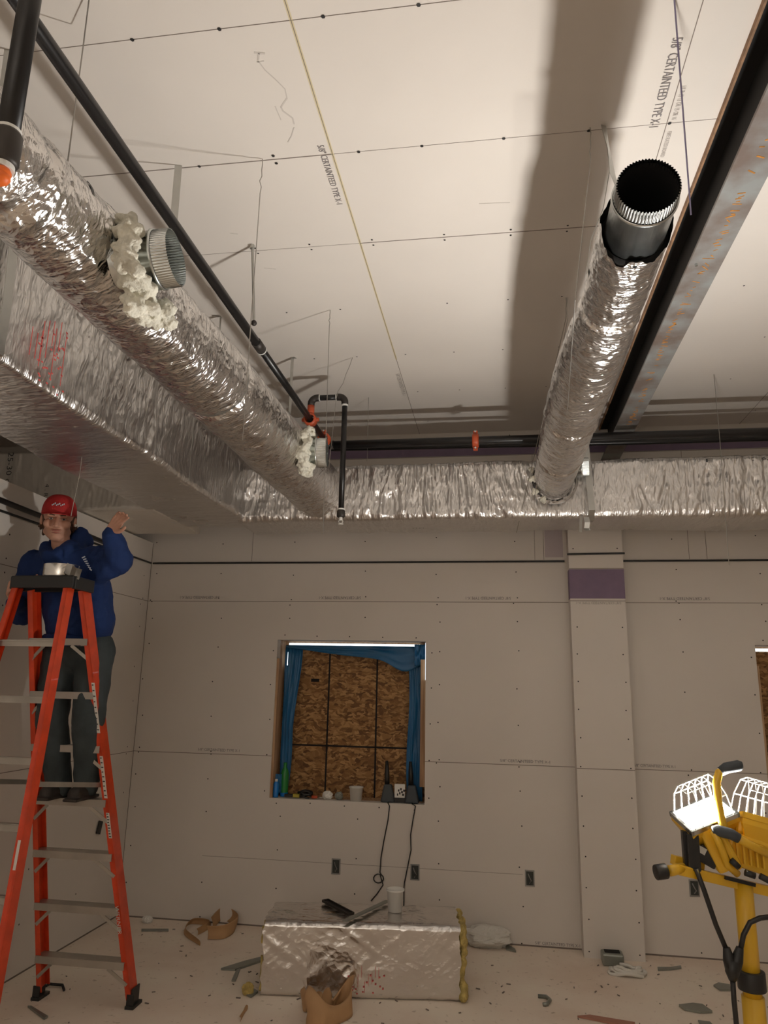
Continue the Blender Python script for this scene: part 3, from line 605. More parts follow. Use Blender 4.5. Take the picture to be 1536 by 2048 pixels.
# ================================================================ PIPES
PX, PZ, PR = -1.22, 3.5, .0225
mp_ = thing('sprinkler_pipe', (PX, 3.0, PZ-PR), 'long black sprinkler pipe running diagonally past the left round duct', 'pipe')
MB().tube([(PX, -1, PZ), (PX, 3.38, PZ)], PR, 28).build('pipe_length', M['blackpipe'], mp_, True)
MB().tube([(PX, 3.41, PZ), (PX, 4.93, PZ)], PR*.93, 28).build('pipe_length', M['blackpipe'], mp_, True)
MB().tube([(PX, 3.34, PZ), (PX, 3.43, PZ)], PR*1.18, 28).build('pipe_coupling', M['fitting'], mp_, True)
MB().tube([(PX, 3.428, PZ), (PX, 3.436, PZ)], PR*1.22, 28).build('sealant_ring', M['joint'], mp_, True)
def coupling(root, c, ax, r=.045, w_=.045):
    m = MB(); m.lathe([(r*.7, -w_/2), (r, -w_/2), (r*1.08, -w_/4), (r*1.08, w_/4), (r, w_/2), (r*.7, w_/2)], c, ax, 24); cc = V(c)
    o = m.build('grooved_coupling', M['red'], root, True)
    for s_ in (-1, 1):
        MB().box(tuple(cc+Vector((-.016, -.016, s_*(r+.012)-.012))), tuple(cc+Vector((.016, .016, s_*(r+.012)+.012)))).build('bolt_lug', M['red'], root, bevel=.004)
        MB().tube([cc+Vector((0, -.03, s_*(r+.013))), cc+Vector((0, .03, s_*(r+.013)))], .007, 8).build('bolt', M['galv'], root)
    return o
cc_ = at(657, 890, 1, 4.93)
coupling(mp_, (PX, 4.88, PZ), (0, 1, 0), .045, .05)
CYP, CZP = 4.98, 3.49
cp_ = thing('sprinkler_pipe', (1.2, CYP, CZP-.037), 'black sprinkler pipe crossing below the beam above the wall duct', 'pipe')
MB().tube([(PX, CYP, CZP), (.0, CYP, CZP), (3.88, CYP, CZP+.0)], .031, 28).build('pipe_length', M['blackpipe'], cp_, True)
MB().tube([(PX, 4.9, CZP), (PX+.0, CYP, CZP), (PX+.05, CYP, CZP)], .033, 20).build('elbow', M['fitting'], cp_, True)
xx = at(951, 880, 1, CYP).x; coupling(cp_, (xx, CYP, CZP), (1, 0, 0), .048, .045)
MB().tube([(PX-.01, 5.15, CZP+.03), (1., 5.2, CZP+.03), (3.88, 5.2, CZP+.03)], .02, 14).build('pipe_length', M['blackpipe'], cp_, True)
# hanger rod for the long pipe
p = at(505, 490, 2, CZ); rod = thing('hanger_rod', (p.x, p.y, 3.5), 'grey threaded rod hanging from ceiling to the sprinkler pipe', 'rod')
MB().tube([(p.x, p.y, CZ), (PX+.035, p.y+.15, 3.535)], .0065, 10).build('rod', M['galv_d'], rod); MB().tube([(p.x, p.y, CZ-.02), (p.x, p.y, CZ)], .012, 8).build('anchor_nut', M['galv_d'], rod); MB().ball((PX+.035, p.y+.15, 3.53), .015).build('pipe_clip', M['fitting'], rod)
# sprinkler drops
def drop(y, x0, x1, ztop, zbot, r, label, capmat, lower=True):
    t = thing('sprinkler_drop', (x1, y, zbot), label, 'sprinkler')
    if lower:
        k = MB(); k.lathe([(.03, -.028), (.043, -.026), (.043, .026), (.03, .028)], (PX, y, PZ), (0, 1, 0), 24); k.tube([(PX, y, PZ+.03), (PX, y, PZ+.10)], .024, 16)
        k.box((PX-.058, y-.01, PZ-.010), (PX+.058, y+.01, PZ+.010)); k.build('red_tee', M['red'], t, True)
        MB().tube([(PX+.0, y, PZ+.095), (PX, y, PZ+.106)], r*1.15, 16).build('sealant_ring', M['joint'], t)
        MB().tube([(PX, y, PZ+.10), (PX, y, ztop-.035)], r, 16).build('pipe_riser', M['blackpipe'], t, True)
        MB().tube([(PX, y, ztop-.045), (PX, y, ztop-.035)], r*1.2, 16).build('sealant_ring', M['joint'], t)
        a = [(x0+ .04-.04*math.cos(q), y, ztop-.04+.04*math.sin(q)) for q in np.linspace(0, PI/2, 7)]
        MB().tube([(x0, y, ztop-.055)]+a+[(x0+.055, y, ztop)], r*1.28, 16).build('elbow', M['fitting'], t, True)
        MB().tube([(x0+.05, y, ztop), (x1-.05, y, ztop)], r, 16).build('pipe_arm', M['blackpipe'], t, True)
        for xk in (x0+.058, x1-.058): MB().tube([(xk-.004, y, ztop), (xk+.004, y, ztop)], r*1.2, 16).build('sealant_ring', M['joint'], t)
    b = [(x1-.04+.04*math.cos(q), y, ztop-.04+.04*math.sin(q)) for q in np.linspace(PI/2, 0, 7)]
    MB().tube([(x1-.055, y, ztop)]+b+[(x1, y, ztop-.055)], r*1.28, 16).build('elbow', M['fitting'], t, True)
    MB().tube([(x1, y, ztop-.056), (x1, y, ztop-.068)], r*1.22, 16).build('sealant_ring', M['joint'], t)
    MB().tube([(x1, y, ztop-.06), (x1, y, zbot+.05)], r, 16).build('drop_pipe', M['blackpipe'], t, True)
    MB().tube([(x1, y, zbot+.058), (x1, y, zbot+.048)], r*1.2, 16).build('sealant_ring', M['joint'], t)
    MB().tube([(x1, y, zbot+.05), (x1, y, zbot+.04), (x1, y, zbot+.005), (x1, y, zbot)], [r*1.15, r*1.45, r*1.45, r*1.1], 16).build('reducer', M['fitting'], t, True)
    return t
yd = 4.48; xa, xb = at(637, 800, 1, yd).x, at(688, 800, 1, yd).x; zt = at(660, 795, 1, yd).z; zb = at(666, 1035, 1, yd).z
PXs = PX
t = drop(yd, PX, at(690, 800, 1, yd).x, zt, zb, .0185, 'black pipe drop looping up from red tee and down past the duct', None)
xq = at(690, 800, 1, yd).x
k = MB(); k.tube([(xq, yd, zb), (xq, yd, zb-.02)], .011, 10); k.lathe([(.002, -.045), (.018, -.045), (.018, -.042), (.002, -.042)], (xq, yd, zb), (0, 0, 1), 16)
for s_ in (-1, 1): k.tube([(xq+s_*.01, yd, zb-.015), (xq+s_*.014, yd, zb-.03), (xq+s_*.004, yd, zb-.043)], .0025, 6)
k.build('sprinkler_head', M['white'], t)
# near drop at the upper left
ydn = 1.20; pt = at(18, 255, 1, ydn); zb = at(15, 300, 1, ydn).z; xd = pt.x
t = thing('sprinkler_drop', (xd, ydn, zb), 'black pipe drop with orange cap at upper left corner', 'sprinkler')
MB().tube([(xd, ydn, CZ-.15), (xd, ydn, zb+.02)], .0235, 24).build('drop_pipe', M['blackpipe'], t, True)
MB().tube([(xd, ydn, zb+.045), (xd, ydn, zb+.035), (xd, ydn, zb-.03), (xd, ydn, zb-.038)], [.026, .031, .031, .024], 24).build('reducer', M['fitting'], t, True)
MB().tube([(xd, ydn, zb+.05), (xd, ydn, zb+.042)], .027, 24).build('sealant_ring', M['joint'], t)
MB().tube([(xd, ydn, zb-.036), (xd, ydn, zb-.05)], .024, 20).build('sealant_ring', M['joint'], t)
k = MB()
for i in range(10): k.ball((xd-.004+.006*math.cos(i*2), ydn-.004, zb-.06-.004*(i % 4)), .022, 10, 7, (1, .9, .7))
k.build('orange_cap', M['orangecap'], t, True)
MB().tube([(xd, ydn, CZ-.16), (xd, ydn+.0, CZ-.13), (PX-.03, ydn, CZ-.11), (PX, ydn, CZ-.14), (PX, ydn, PZ)], .0235, 16).build('pipe_arm', M['blackpipe'], t, True)
# ================================================================ HANGER WIRES
def wire(pts, r, label, mt='wire'): return tag(MB().tube(pts, r, 6).build('hanger_wire', M[mt]), label, 'wire')
def jit(a, b, n, s, q=1):
    a, b = V(a), V(b); g = random.Random(q); return [a+(b-a)*i/n+Vector((g.uniform(-s, s), g.uniform(-s, s), 0))*(0 if i in (0, n) else 1) for i in range(n+1)]
p = at(525, 318, 2, CZ); z_ = at(505, 880, 1, p.y).z
wire(jit(p, (p.x, p.y, CZ-.16), 6, .005)+[(p.x-.002, p.y, z_)], .0019, 'thin twisted wire hanging left of the yellow ceiling seam, nearer one')
p = at(660, 620, 2, CZ); b = at(646, 1068, 1, 3.75)
wire(jit(p, (p.x, p.y, CZ-.10), 6, .004)+[tuple(b)], .0022, 'long thin wire hanging in front of the pipe drop')
p = at(705, 715, 2, CZ); b = at(672, 800, 1, 4.36); b2 = at(655, 960, 1, 4.36)
wire(jit(p, b, 5, .008)+[tuple(b2)], .0020, 'kinked thin wire at the ceiling above the pipe drop')
p = at(168, 80, 2, CZ); b = at(112, 500, 1, 1.80)
p0 = at(183, -40, 2, CZ); wire([tuple(p0), tuple(at(168, 80, 1, 1.80)), tuple(b)], .0022, 'dark thin wire hanging before the left round duct')
b = at(1382, 430, 1, 2.3); p = at(1348, -10, 2, CZ)
wire([tuple(p), tuple(b)], .0026, 'bluish wire hanging in front of the steel beam', 'wire_p')
p = at(1180, 255, 2, CZ); b = at(1135, 820, 2, 3.02)
wire(jit(p, (p.x, p.y+.02, CZ-.12), 5, .005)+[tuple(at(1150, 600, 2, 3.15)), tuple(b)], .0019, 'thin wire from ceiling along left flank of the right duct, nearer one')
p = at(1132, 595, 2, CZ); b = at(1033, 1065, 2, 2.88)
wire(jit(p, (p.x, p.y+.05, CZ-.10), 4, .005)+[tuple(b)], .0022, 'leaning wire crossing the wall duct and ending below it')
b = at(1068, 1000, 2, 3.0)
wire([(p.x+.01, p.y, CZ), (p.x+.01, p.y+.05, CZ-.10), tuple(b)], .0019, 'leaning wire ending on the wall duct front beside the round duct')
p = at(1440, 830, 2, CZ); p.y = 4.86; p = Vector((at(1437, 850, 1, 4.86).x, 4.86, CZ)); b = at(1458, 1130, 1, 4.86)
wire([tuple(p), (p.x, 4.86, 3.4), tuple(b)], .0022, 'thin wire hanging in front of the wall duct at far right')
b = at(142, 1032, 1, 3.5); a = at(160, 945, 1, 3.5)
wire([(a.x, 3.5, CZ-.001), (a.x, 3.5, a.z), tuple(b)], .0022, 'thin bright wire hanging in front of the red cap')
p = at(762, 850, 2, CZ); wire([(p.x, 5.02, CZ), (p.x, 5.02, 3.37)], .0018, 'short thin wire behind the crossing pipe right of the drop')
# ================================================================ LADDER
lad = thing('step_ladder', (-2.35, 3.85, 0), 'tall orange fibreglass A-frame step ladder with aluminium steps', 'ladder')
FR0, FL0 = Vector((-2.055, 4.37, .0)), Vector((-2.625, 4.37, .0)); FRT, FLT = Vector((-2.30, 3.82, 2.27)), Vector((-2.635, 3.82, 2.27))
NR0, NL0 = Vector((-2.075, 3.08, 0)), Vector((-2.66, 3.08, 0)); NRT, NLT = Vector((-2.315, 3.69, 2.27)), Vector((-2.645, 3.69, 2.27))
def rail(a, b, side, w_=.028, dpt=.082):
    """channel-section rail; side = +1 right, -1 left (flanges point inwards)"""
    d = (b-a).normalized(); m = MB(); fwd = Vector((0, 1, 0)); fwd = (fwd-d*fwd.dot(d)).normalized(); sd = d.cross(fwd)*(-1 if d.cross(fwd).x*side < 0 else 1)
    m.beam(a, b, .006, dpt, fwd)
    for s_ in (-1, 1): m.beam(a+fwd*(s_*(dpt/2-.003))-sd*(w_/2), b+fwd*(s_*(dpt/2-.003))-sd*(w_/2), w_, .006, fwd)
    return m
rail(FR0+Vector((0,0,.05)), FRT, 1).build('rail', M['fibre'], lad); rail(FL0+Vector((0,0,.05)), FLT, -1).build('rail', M['fibre'], lad)
rail(NR0, NRT, 1, .026, .060).build('rail', M['fibre'], lad); rail(NL0, NLT, -1, .026, .060).build('rail', M['fibre'], lad)
for (p, s_) in ((FR0, 1), (FL0, -1), (NR0, 1), (NL0, -1)):
    k = MB(); k.box((p.x-.026, p.y-.055, 0), (p.x+.026, p.y+.055, .018)); k.box((p.x+s_*.004-.004, p.y-.045, .018), (p.x+s_*.004+.005, p.y+.045, .10)); k.box((p.x-.022, p.y-.05, .018), (p.x+.022, p.y-.042, .075))
    k.build('rubber_foot', M['rubber'], lad, bevel=.003)
def lp(a, b, z): t = (z-a.z)/(b.z-a.z); return a+(b-a)*t
for k_ in range(7):
    z = .245+.292*k_; L_, R_ = lp(FL0, FLT, z), lp(FR0, FRT, z); m = MB()
    m.beam(L_+Vector((.003, 0, 0)), R_-Vector((.003, 0, 0)), .085, .004, (0, 0, 1)); 
    for s_ in (-1, 1): m.beam(L_+Vector((.003, s_*.041, -.018)), R_+Vector((-.003, s_*.041, -.018)), .004, .036, (0, 0, 1))
    m.build('step', M['alu'], lad)
    for (Q, s_) in ((L_, 1), (R_, -1)):
        MB().beam(Q+Vector((s_*.10, -.036, -.036)), lp(FL0 if s_ > 0 else FR0, FLT if s_ > 0 else FRT, z-.12)+Vector((s_*.006, -.036, 0)), .018, .004, (0, 1, 0)).build('step_brace', M['alu'], lad)
for k_ in range(7):
    z = .245+.288*k_; L_, R_ = lp(NL0, NLT, z), lp(NR0, NRT, z); m = MB()
    m.beam(L_, R_, .030, .003, (0, 0, 1)); m.beam(L_+Vector((0, -.014, -.015)), R_+Vector((0, -.014, -.015)), .003, .034, (0, 0, 1)); m.beam(L_+Vector((0, -.02, -.004)), R_+Vector((0, -.02, -.004)), .012, .004, (0, 0, 1))
    m.build('rear_brace', M['alu'], lad)
# spreader bars
za = 1.17
for s_, F0, FT, N0, NT in ((1, FR0, FRT, NR0, NRT), (-1, FL0, FLT, NL0, NLT)):
    a, b = lp(F0, FT, 1.20), lp(N0, NT, 1.28); MB().beam(a-Vector((s_*.03, 0, 0)), b-Vector((s_*.03, 0, 0)), .004, .025, (0, 0, 1)).build('spreader', M['alu'], lad)
# top cap
m = MB(); cx0, cx1 = -2.665, -2.27; zc = 2.33
m.box((cx0+.02, 3.66, zc-.012), (cx1-.02, 3.84, zc)); m.box((cx0, 3.66, zc-.075), (cx0+.022, 3.85, zc-.005)); m.box((cx1-.022, 3.66, zc-.075), (cx1, 3.85, zc-.005)); m.box((cx0+.01, 3.65, zc-.07), (cx1-.01, 3.665, zc-.004)); m.box((cx0+.01, 3.84, zc-.07), (cx1-.01, 3.855, zc-.004))
m.build('top_cap', M['rubber'], lad, bevel=.004)
# stickers on the right step rail (outer face towards the camera)
def rail_pt(t, off=(0, 0, 0)): return FR0+(FRT-FR0)*t+Vector(off)
dR = (FRT-FR0).normalized()
for (t0, t1) in ((.655, .775), (.50, .60), (.405, .465)):
    a, b = rail_pt(t0, (.002, -.0445, 0)), rail_pt(t1, (.002, -.0445, 0)); sdv = Vector((1, 0, 0))
    st_ = MB().ribbon([a, b], (.019, 0, 0), .0008).build('sticker', M['sticker'], lad)
    k = MB()
    n_ = 9
    for i in range(n_):
        c_ = a+(b-a)*((i+.6)/n_); k.beam(c_+Vector((-.007, -.0015, 0)), c_+Vector((.006-(i % 3)*.002, -.0015, 0)), .001, .006, (0, 0, 1))
    k.build('sticker_print', M['stickerink'], st_)
text_mb('WERNER', rail_pt(.245, (-.016, -.0455, 0)), -dR, (1, 0, 0), .022, .16).build('rail_lettering', M['sticker'], lad)
a = lp(NR0, NRT, .93); MB().ribbon([a+Vector((-.006, -.0335, 0)), lp(NR0, NRT, 1.05)+Vector((-.006, -.0335, 0))], (.014, 0, 0), .0006).build('sticker', M['sticker'], lad)
# tape roll on the cap
tr = thing('foil_tape_roll', (-2.43, 3.765, zc), 'large shiny roll of foil tape lying on the ladder top', 'tape roll')
MB().lathe([(.055, 0), (.098, 0), (.098, .070), (.055, .070), (.055, 0)], (-2.43, 3.765, zc+.001), (0, 0, 1), 48).build('tape', M['tape'], tr, True, bevel=.002)
MB().lathe([(.051, 0), (.055, 0), (.055, .071), (.051, .071), (.051, 0)], (-2.43, 3.765, zc+.001), (0, 0, 1), 40).build('cardboard_core', M['card'], tr, True)
MB().ribbon([(-2.36, 3.69, zc+.045), (-2.32, 3.68, zc+.028), (-2.29, 3.675, zc+.012), (-2.255, 3.67, zc+.005)], (0, .02, .06), .0005).build('loose_end', M['tape'], tr)
# ================================================================ PERSON (body continuous; clothes, cap and hair as children)
HC = Vector((-2.600, 3.93, 2.712))     # head centre
per = thing('person', (-2.42, 4.08, 1.168), 'person in red cap and blue hoodie standing on the ladder with one hand raised', 'person')
LS, RS = Vector((-2.765, 4.0, 2.46)), Vector((-2.40, 4.0, 2.475))     # shoulders, image left / right
LE, LH = Vector((-2.80, 3.98, 2.15)), Vector((-2.735, 3.80, 2.225))
RE, RW, = Vector((-2.175, 3.92, 2.455)), Vector((-2.185, 3.80, 2.60))
HL, HR = Vector((-2.55, 4.05, 1.98)), Vector((-2.34, 4.05, 1.98))
KL, KR = Vector((-2.525, 3.99, 1.56)), Vector((-2.295, 3.99, 1.56))
AL, AR = Vector((-2.49, 4.09, 1.188)), Vector((-2.32, 4.09, 1.188))
b = MB()
b.limb((-2.49, 4.03, 2.0), (-2.55, 4.0, 2.3), .08, .12); b.limb((-2.66, 4.0, 2.40), (-2.48, 4.0, 2.41), .09, .09); b.limb(LS, RS, .055, .055)
b.limb((-2.585, 4.0, 2.45), (-2.597, 3.95, 2.66), .058, .052)
for A_, B_, C_ in ((LS, LE, LH), (RS, RE, RW)): b.limb(A_, B_, .05, .04); b.limb(B_, C_, .04, .027)
for H_, K_, A_ in ((HL, KL, AL), (HR, KR, AR)): b.limb(H_, K_, .085, .058); b.limb(K_, A_, .056, .038); b.limb(A_+Vector((0, .02, -.015)), A_+Vector((0, -.06, -.028)), .032, .026)
BODYB = b; b = MB()
# head: skull, jaw, chin, nose, brow ridge, cheeks, ears
b.ball(HC+Vector((0, .018, .03)), .1, 28, 18, (.80, .96, .98)); b.ball(HC+Vector((0, -.012, -.045)), .07, 24, 16, (.90, .98, 1.0)); b.ball(HC+Vector((.0, -.042, -.096)), .034, 16, 10, (.95, .9, .75))
b.limb(HC+Vector((-.048, .0, -.07)), HC+Vector((-.012, -.045, -.102)), .022, .02); b.limb(HC+Vector((.048, .0, -.07)), HC+Vector((.012, -.045, -.102)), .022, .02)
b.limb(HC+Vector((0, -.078, .0)), HC+Vector((0, -.103, -.040)), .010, .0125); b.ball(HC+Vector((-.012, -.092, -.043)), .009); b.ball(HC+Vector((.012, -.092, -.043)), .009)
b.limb(HC+Vector((-.042, -.070, .018)), HC+Vector((.042, -.070, .018)), .014, .014); b.ball(HC+Vector((-.042, -.055, -.030)), .026, 14, 10); b.ball(HC+Vector((.042, -.055, -.030)), .026, 14, 10)
b.limb(HC+Vector((-.018, -.077, -.068)), HC+Vector((.018, -.077, -.068)), .011, .011)
for s_ in (-1, 1): b.ball(HC+Vector((s_*.082, .01, -.012)), .03, 12, 8, (.35, .62, 1.0))
HR3 = (Matrix.Rotation(math.radians(29), 3, 'Z') @ Matrix.Rotation(math.radians(9), 3, 'X'))*1.12
def turn(m): m.v = [tuple(HC+HR3 @ (Vector(p)-HC)) for p in m.v]; return m
turn(b); BODYB.addf(b.v, b.f); b = BODYB
# raised hand (image right): palm towards the wall, fingers spread to the right
def hand(wr, dirv, spread, nrm, curl, s=1.):
    """wr wrist, dirv palm direction, spread across-palm unit, nrm palm facing"""
    dirv, spread, nrm = V(dirv).normalized(), V(spread).normalized(), V(nrm).normalized()
    for q in (-.030, -.011, .009, .028): b.limb(wr+spread*(q*.55), wr+dirv*.082*s+spread*q, .0165, .0135, 12)
    for i, (q, ln) in enumerate(((-.031, .066), (-.011, .078), (.010, .074), (.030, .058))):
        a0 = wr+dirv*.086*s+spread*q; d1 = dirv+spread*(q*4); d1.normalize(); c_ = curl*(1+.12*i)
        a1 = a0+(d1*math.cos(c_*.5)+nrm*math.sin(c_*.5))*ln*.45; a2 = a1+(d1*math.cos(c_*1.3)+nrm*math.sin(c_*1.3))*ln*.32; a3 = a2+(d1*math.cos(c_*2)+nrm*math.sin(c_*2))*ln*.25
        b.limb(a0, a1, .0098, .0088, 10); b.limb(a1, a2, .0088, .0080, 10); b.limb(a2, a3, .0080, .0068, 10)
    t0 = wr+dirv*.022-spread*.022; t1 = t0+(dirv*.55-spread*.75+nrm*.25).normalized()*.042; t2 = t1+(dirv*.85-spread*.35+nrm*.3).normalized()*.032; t3 = t2+(dirv*.95+nrm*.3).normalized()*.022
    b.limb(t0, t1, .0165, .0125, 10); b.limb(t1, t2, .0120, .0100, 10); b.limb(t2, t3, .0100, .0080, 10)
hand(RW, (.62, -.2, .72), (-.72, .1, .62), (.45, -.6, -.3), .5)
hand(LH, (.15, -.55, .35), (0, .15, 1), (1, .25, 0), .95)
body = b.build('body', M['skin'], per, True, rem=.0042, smoothit=3)
# face details
def patch(name, pts, r, mt): turn(MB().tube([HC+Vector(p) for p in pts], r, 8)).build(name, M[mt], per, True)
for s_ in (-1, 1):
    turn(MB().ball(HC+Vector((s_*.031, -.0795, -.004)), .0095, 14, 10, (1.25, .55, .62))).build('eye', M['eye'], per, True)
    turn(MB().ball(HC+Vector((s_*.031+.001, -.0835, -.004)), .0045, 10, 8, (1, .6, 1))).build('iris', M['pupil'], per, True)
    patch('eyebrow', [(s_*.014, -.087, .014), (s_*.032, -.086, .019), (s_*.050, -.073, .013)], [.0032, .0036, .002], 'brow')
patch('mouth', [(-.023, -.0835, -.067), (-.010, -.0895, -.0635), (.0, -.0895, -.065), (.010, -.0895, -.0635), (.023, -.0835, -.067)], [.002, .0045, .0038, .0045, .002], 'lip')
patch('mouth', [(-.017, -.0845, -.074), (0, -.0895, -.0765), (.017, -.0845, -.074)], [.002, .0048, .002], 'lip')
turn(MB().ball(HC+Vector((.088, -.004, -.028)), .008, 8, 6)).build('earbud', M['white'], per, True)
# hair: shell behind and tufts at both sides
m = MB(); m.ball(HC+Vector((0, .035, .01)), .1, 24, 16, (.90, .88, 1.06))
for s_ in (-1, 1):
    for k in range(5): m.limb(HC+Vector((s_*.072, .045-.010*k, .02)), HC+Vector((s_*(.080+.008*(k % 3)), .055-.012*k, -.050-.012*(k % 2))), .012, .005, 8)
for k in range(7): m.limb(HC+Vector((-.054+.018*k, .08, 0)), HC+Vector((-.072+.024*k, .07, -.085)), .026, .010, 8)
turn(m); m.build('hair', M['hair'], per, True, rem=.006, smoothit=1)
# cap
cap_c = HC+Vector((0, .006, .034)); P = np.zeros((16, 40, 3))
for i in range(16):
    t = i/15*PI/2
    for j in range(40):
        a = 2*PI*j/40; P[i, j] = (cap_c.x+.088*math.cos(a)*math.cos(t)**.75, cap_c.y+.104*math.sin(a)*math.cos(t)**.75, cap_c.z-.012+.110*math.sin(t)**.9)
cap = turn(MB().grid(P, wrap=True, closeu=True)).build('cap_crown', M['cap'], per, True)
m = MB(); P = np.zeros((8, 20, 3))
for i in range(8):
    for j in range(20):
        a = -PI*.86+PI*.72*j/19; rr_ = 1+.0*i; e_ = i/7*.055*math.sin((a+PI*.86)/(PI*.72)*PI)**.6 if 0 < j < 19 else 0
        P[i, j] = (cap_c.x+(.090)*math.cos(a)*(1+e_*1.2), cap_c.y+(.106)*math.sin(a)-e_, cap_c.z-.008-e_*.10-.012*abs(math.cos(a))**2)
m.grid(P); turn(m).build('cap_brim', M['cap'], per, True, solid=.004)
m = MB()
for i in range(9): m.box((cap_c.x-.033+.007*i, cap_c.y-.110+.0009*(i-4)**2, cap_c.z+.030+.004*(i % 3)), (cap_c.x-.028+.007*i, cap_c.y-.098, cap_c.z+.036+.005*((i*7) % 3)))
turn(m).build('cap_embroidery', M['print'], cap)
# hoodie
h = MB()
h.limb((-2.465, 4.04, 2.08), (-2.48, 4.02, 2.2), .175, .18); h.limb((-2.48, 4.02, 2.2), (-2.555, 4.01, 2.38), .18, .15); h.limb((-2.36, 4.03, 2.10), (-2.39, 4.02, 2.3), .125, .115)
h.limb(LS+Vector((.02, 0, -.03)), RS+Vector((-.02, 0, -.03)), .098, .098)
h.limb(LS+Vector((.0, 0, -.01)), LE, .085, .072); h.limb(LE, LH+(LE-LH)*.30, .072, .052)
h.limb(RS+Vector((0, 0, -.01)), RE, .088, .082); h.limb(RE, RW+(RE-RW)*.12, .082, .052); h.limb(RS+Vector((-.02, .0, -.10)), RE+Vector((-.06, 0, -.05)), .09, .065)
h.limb((-2.665, 4.02, 2.52), (-2.655, 4.06, 2.625), .055, .042); h.limb((-2.515, 4.02, 2.53), (-2.515, 4.05, 2.64), .06, .045); h.limb((-2.66, 4.08, 2.58), (-2.51, 4.08, 2.60), .06, .06)
h.limb((-2.675, 3.96, 2.54), (-2.60, 3.88, 2.47), .042, .036); h.limb((-2.515, 3.95, 2.55), (-2.56, 3.88, 2.47), .045, .036)
hoodie = h.build('hoodie', M['hood'], per, True, rem=.0105, smoothit=4)
tx = bpy.data.textures.new('clothfold', 'CLOUDS'); tx.noise_scale = .11; md = hoodie.modifiers.new('d', 'DISPLACE'); md.texture = tx; md.strength = .035; md.mid_level = .5; md.texture_coords = 'LOCAL'
MB().lathe([(.160, -.0), (.168, .01), (.168, .05), (.158, .06)], (-2.478, 4.04, 1.965), (0, 0, 1), 40).build('hem_band', M['hood'], per, True, solid=.01)
MB().ball((-2.592, 3.93, 2.475), .05, 16, 10, (1, .8, .7)).build('undershirt', M['shirt'], per, True)
m = MB()
cl = at(168, 1120, 1, 3.86)
for i in range(7): m.beam(at(164+2.5*i, 1116+3.6*i, 1, 3.835), at(170+2.2*i, 1113+4.6*i, 1, 3.835), .006, .004, (0, 1, 0))
m.build('chest_print', M['print'], per)
# trousers
j = MB()
j.limb((-2.50, 4.05, 1.98), (-2.41, 4.05, 1.98), .135, .135); j.limb((-2.47, 4.04, 1.93), (-2.43, 4.04, 1.93), .11, .11)
for H_, K_, A_ in ((HL, KL, AL), (HR, KR, AR)):
    j.limb(H_+Vector((0, 0, -.03)), K_, .112, .088); j.limb(K_, A_+Vector((0, 0, .0)), .088, .072)
jn = j.build('jeans', M['jeans'], per, True, rem=.011, smoothit=3)
md = jn.modifiers.new('d', 'DISPLACE'); md.texture = tx; md.strength = .022; md.texture_coords = 'LOCAL'
for A_ in (AL, AR):
    m = MB(); m.limb(A_+Vector((0, .03, -.012)), A_+Vector((0, -.115, -.028)), .046, .040); m.limb(A_+Vector((0, .02, -.0)), A_+Vector((0, .01, .06)), .05, .05)
    m.box((A_.x-.044, A_.y-.165, 1.1235), (A_.x+.044, A_.y+.075, 1.140)); m.build('boot', M['boot'], per, True, rem=.007, smoothit=2)
# ================================================================ WORK LIGHT
YW = 3.0
wl_ = thing('work_light', (at(1490, 1900, 1, YW).x, YW, 0), 'yellow twin-head work light on a tripod stand, left head glowing', 'work light')
def W(px, py, y=YW): return at(px, py, 1, y)
pt = W(1486, 1765); px_ = pt.x
MB().tube([(px_, YW, pt.z), (px_, YW, .75)], .031, 20).build('mast', M['yel'], wl_, True)
MB().tube([(px_, YW, .76), (px_, YW, .05)], .037, 20).build('mast_lower', M['yel'], wl_, True)
zc_ = W(1500, 1960).z; MB().tube([(px_, YW, zc_+.03), (px_, YW, zc_-.03)], .046, 20).build('clamp_collar', M['rubber'], wl_, True, bevel=.003)
for a in (PI/2, PI*7/6+.1, -PI/6-.1):
    MB().tube([(px_+.04*math.cos(a), YW+.04*math.sin(a), .45), (px_+.55*math.cos(a), YW+.55*math.sin(a), .02)], .015, 12).build('leg', M['yel'], wl_, True)
# cross bar (square tube), slightly turned
a, b_ = W(1350, 1737, 2.93), W(1570, 1790, 3.06)
MB().beam(a, b_, .038, .034).build('cross_bar', M['yel'], wl_, bevel=.003)
MB().beam(W(1345, 1719, 2.99), W(1405, 1733, 3.02), .034, .032).build('cross_bar', M['yel'], wl_, bevel=.003)
MB().tube([W(1338, 1742, 2.90), W(1366, 1736, 2.94)], .018, 16).build('bar_tube', M['yel'], wl_, True)
MB().tube([W(1311, 1745, 2.885), W(1333, 1742, 2.895)], .0255, 18).build('end_cap', M['rubber'], wl_, True, bevel=.003)
MB().beam(W(1450, 1755, 2.95), W(1510, 1770, 2.98), .01, .012).build('bar_slot', M['cord'], wl_)
# bracket left
MB().box(tuple(W(1368, 1735, 2.97)-Vector((0, .015, 0))), tuple(W(1376, 1662, 2.97)+Vector((0, .015, 0)))).build('bracket', M['cord'], wl_)
MB().box(tuple(W(1376, 1740, 2.95)-Vector((0, .02, 0))), tuple(W(1395, 1668, 2.95)+Vector((0, .02, 0)))).build('bracket', M['cord'], wl_, bevel=.003)
rot = Matrix.Rotation(math.radians(28), 3, 'Y'); c_ = W(1414, 1712, 2.97)
MB().box(tuple(c_-Vector((.035, .02, .028))), tuple(c_+Vector((.035, .02, .028))), rot, c_).build('switch_box', M['cord'], wl_, bevel=.004)
c2 = W(1403, 1700, 2.945); MB().box(tuple(c2-Vector((.016, .001, .011))), tuple(c2+Vector((.016, .001, .011))), rot, c2).build('switch_plate', M['galv'], wl_)
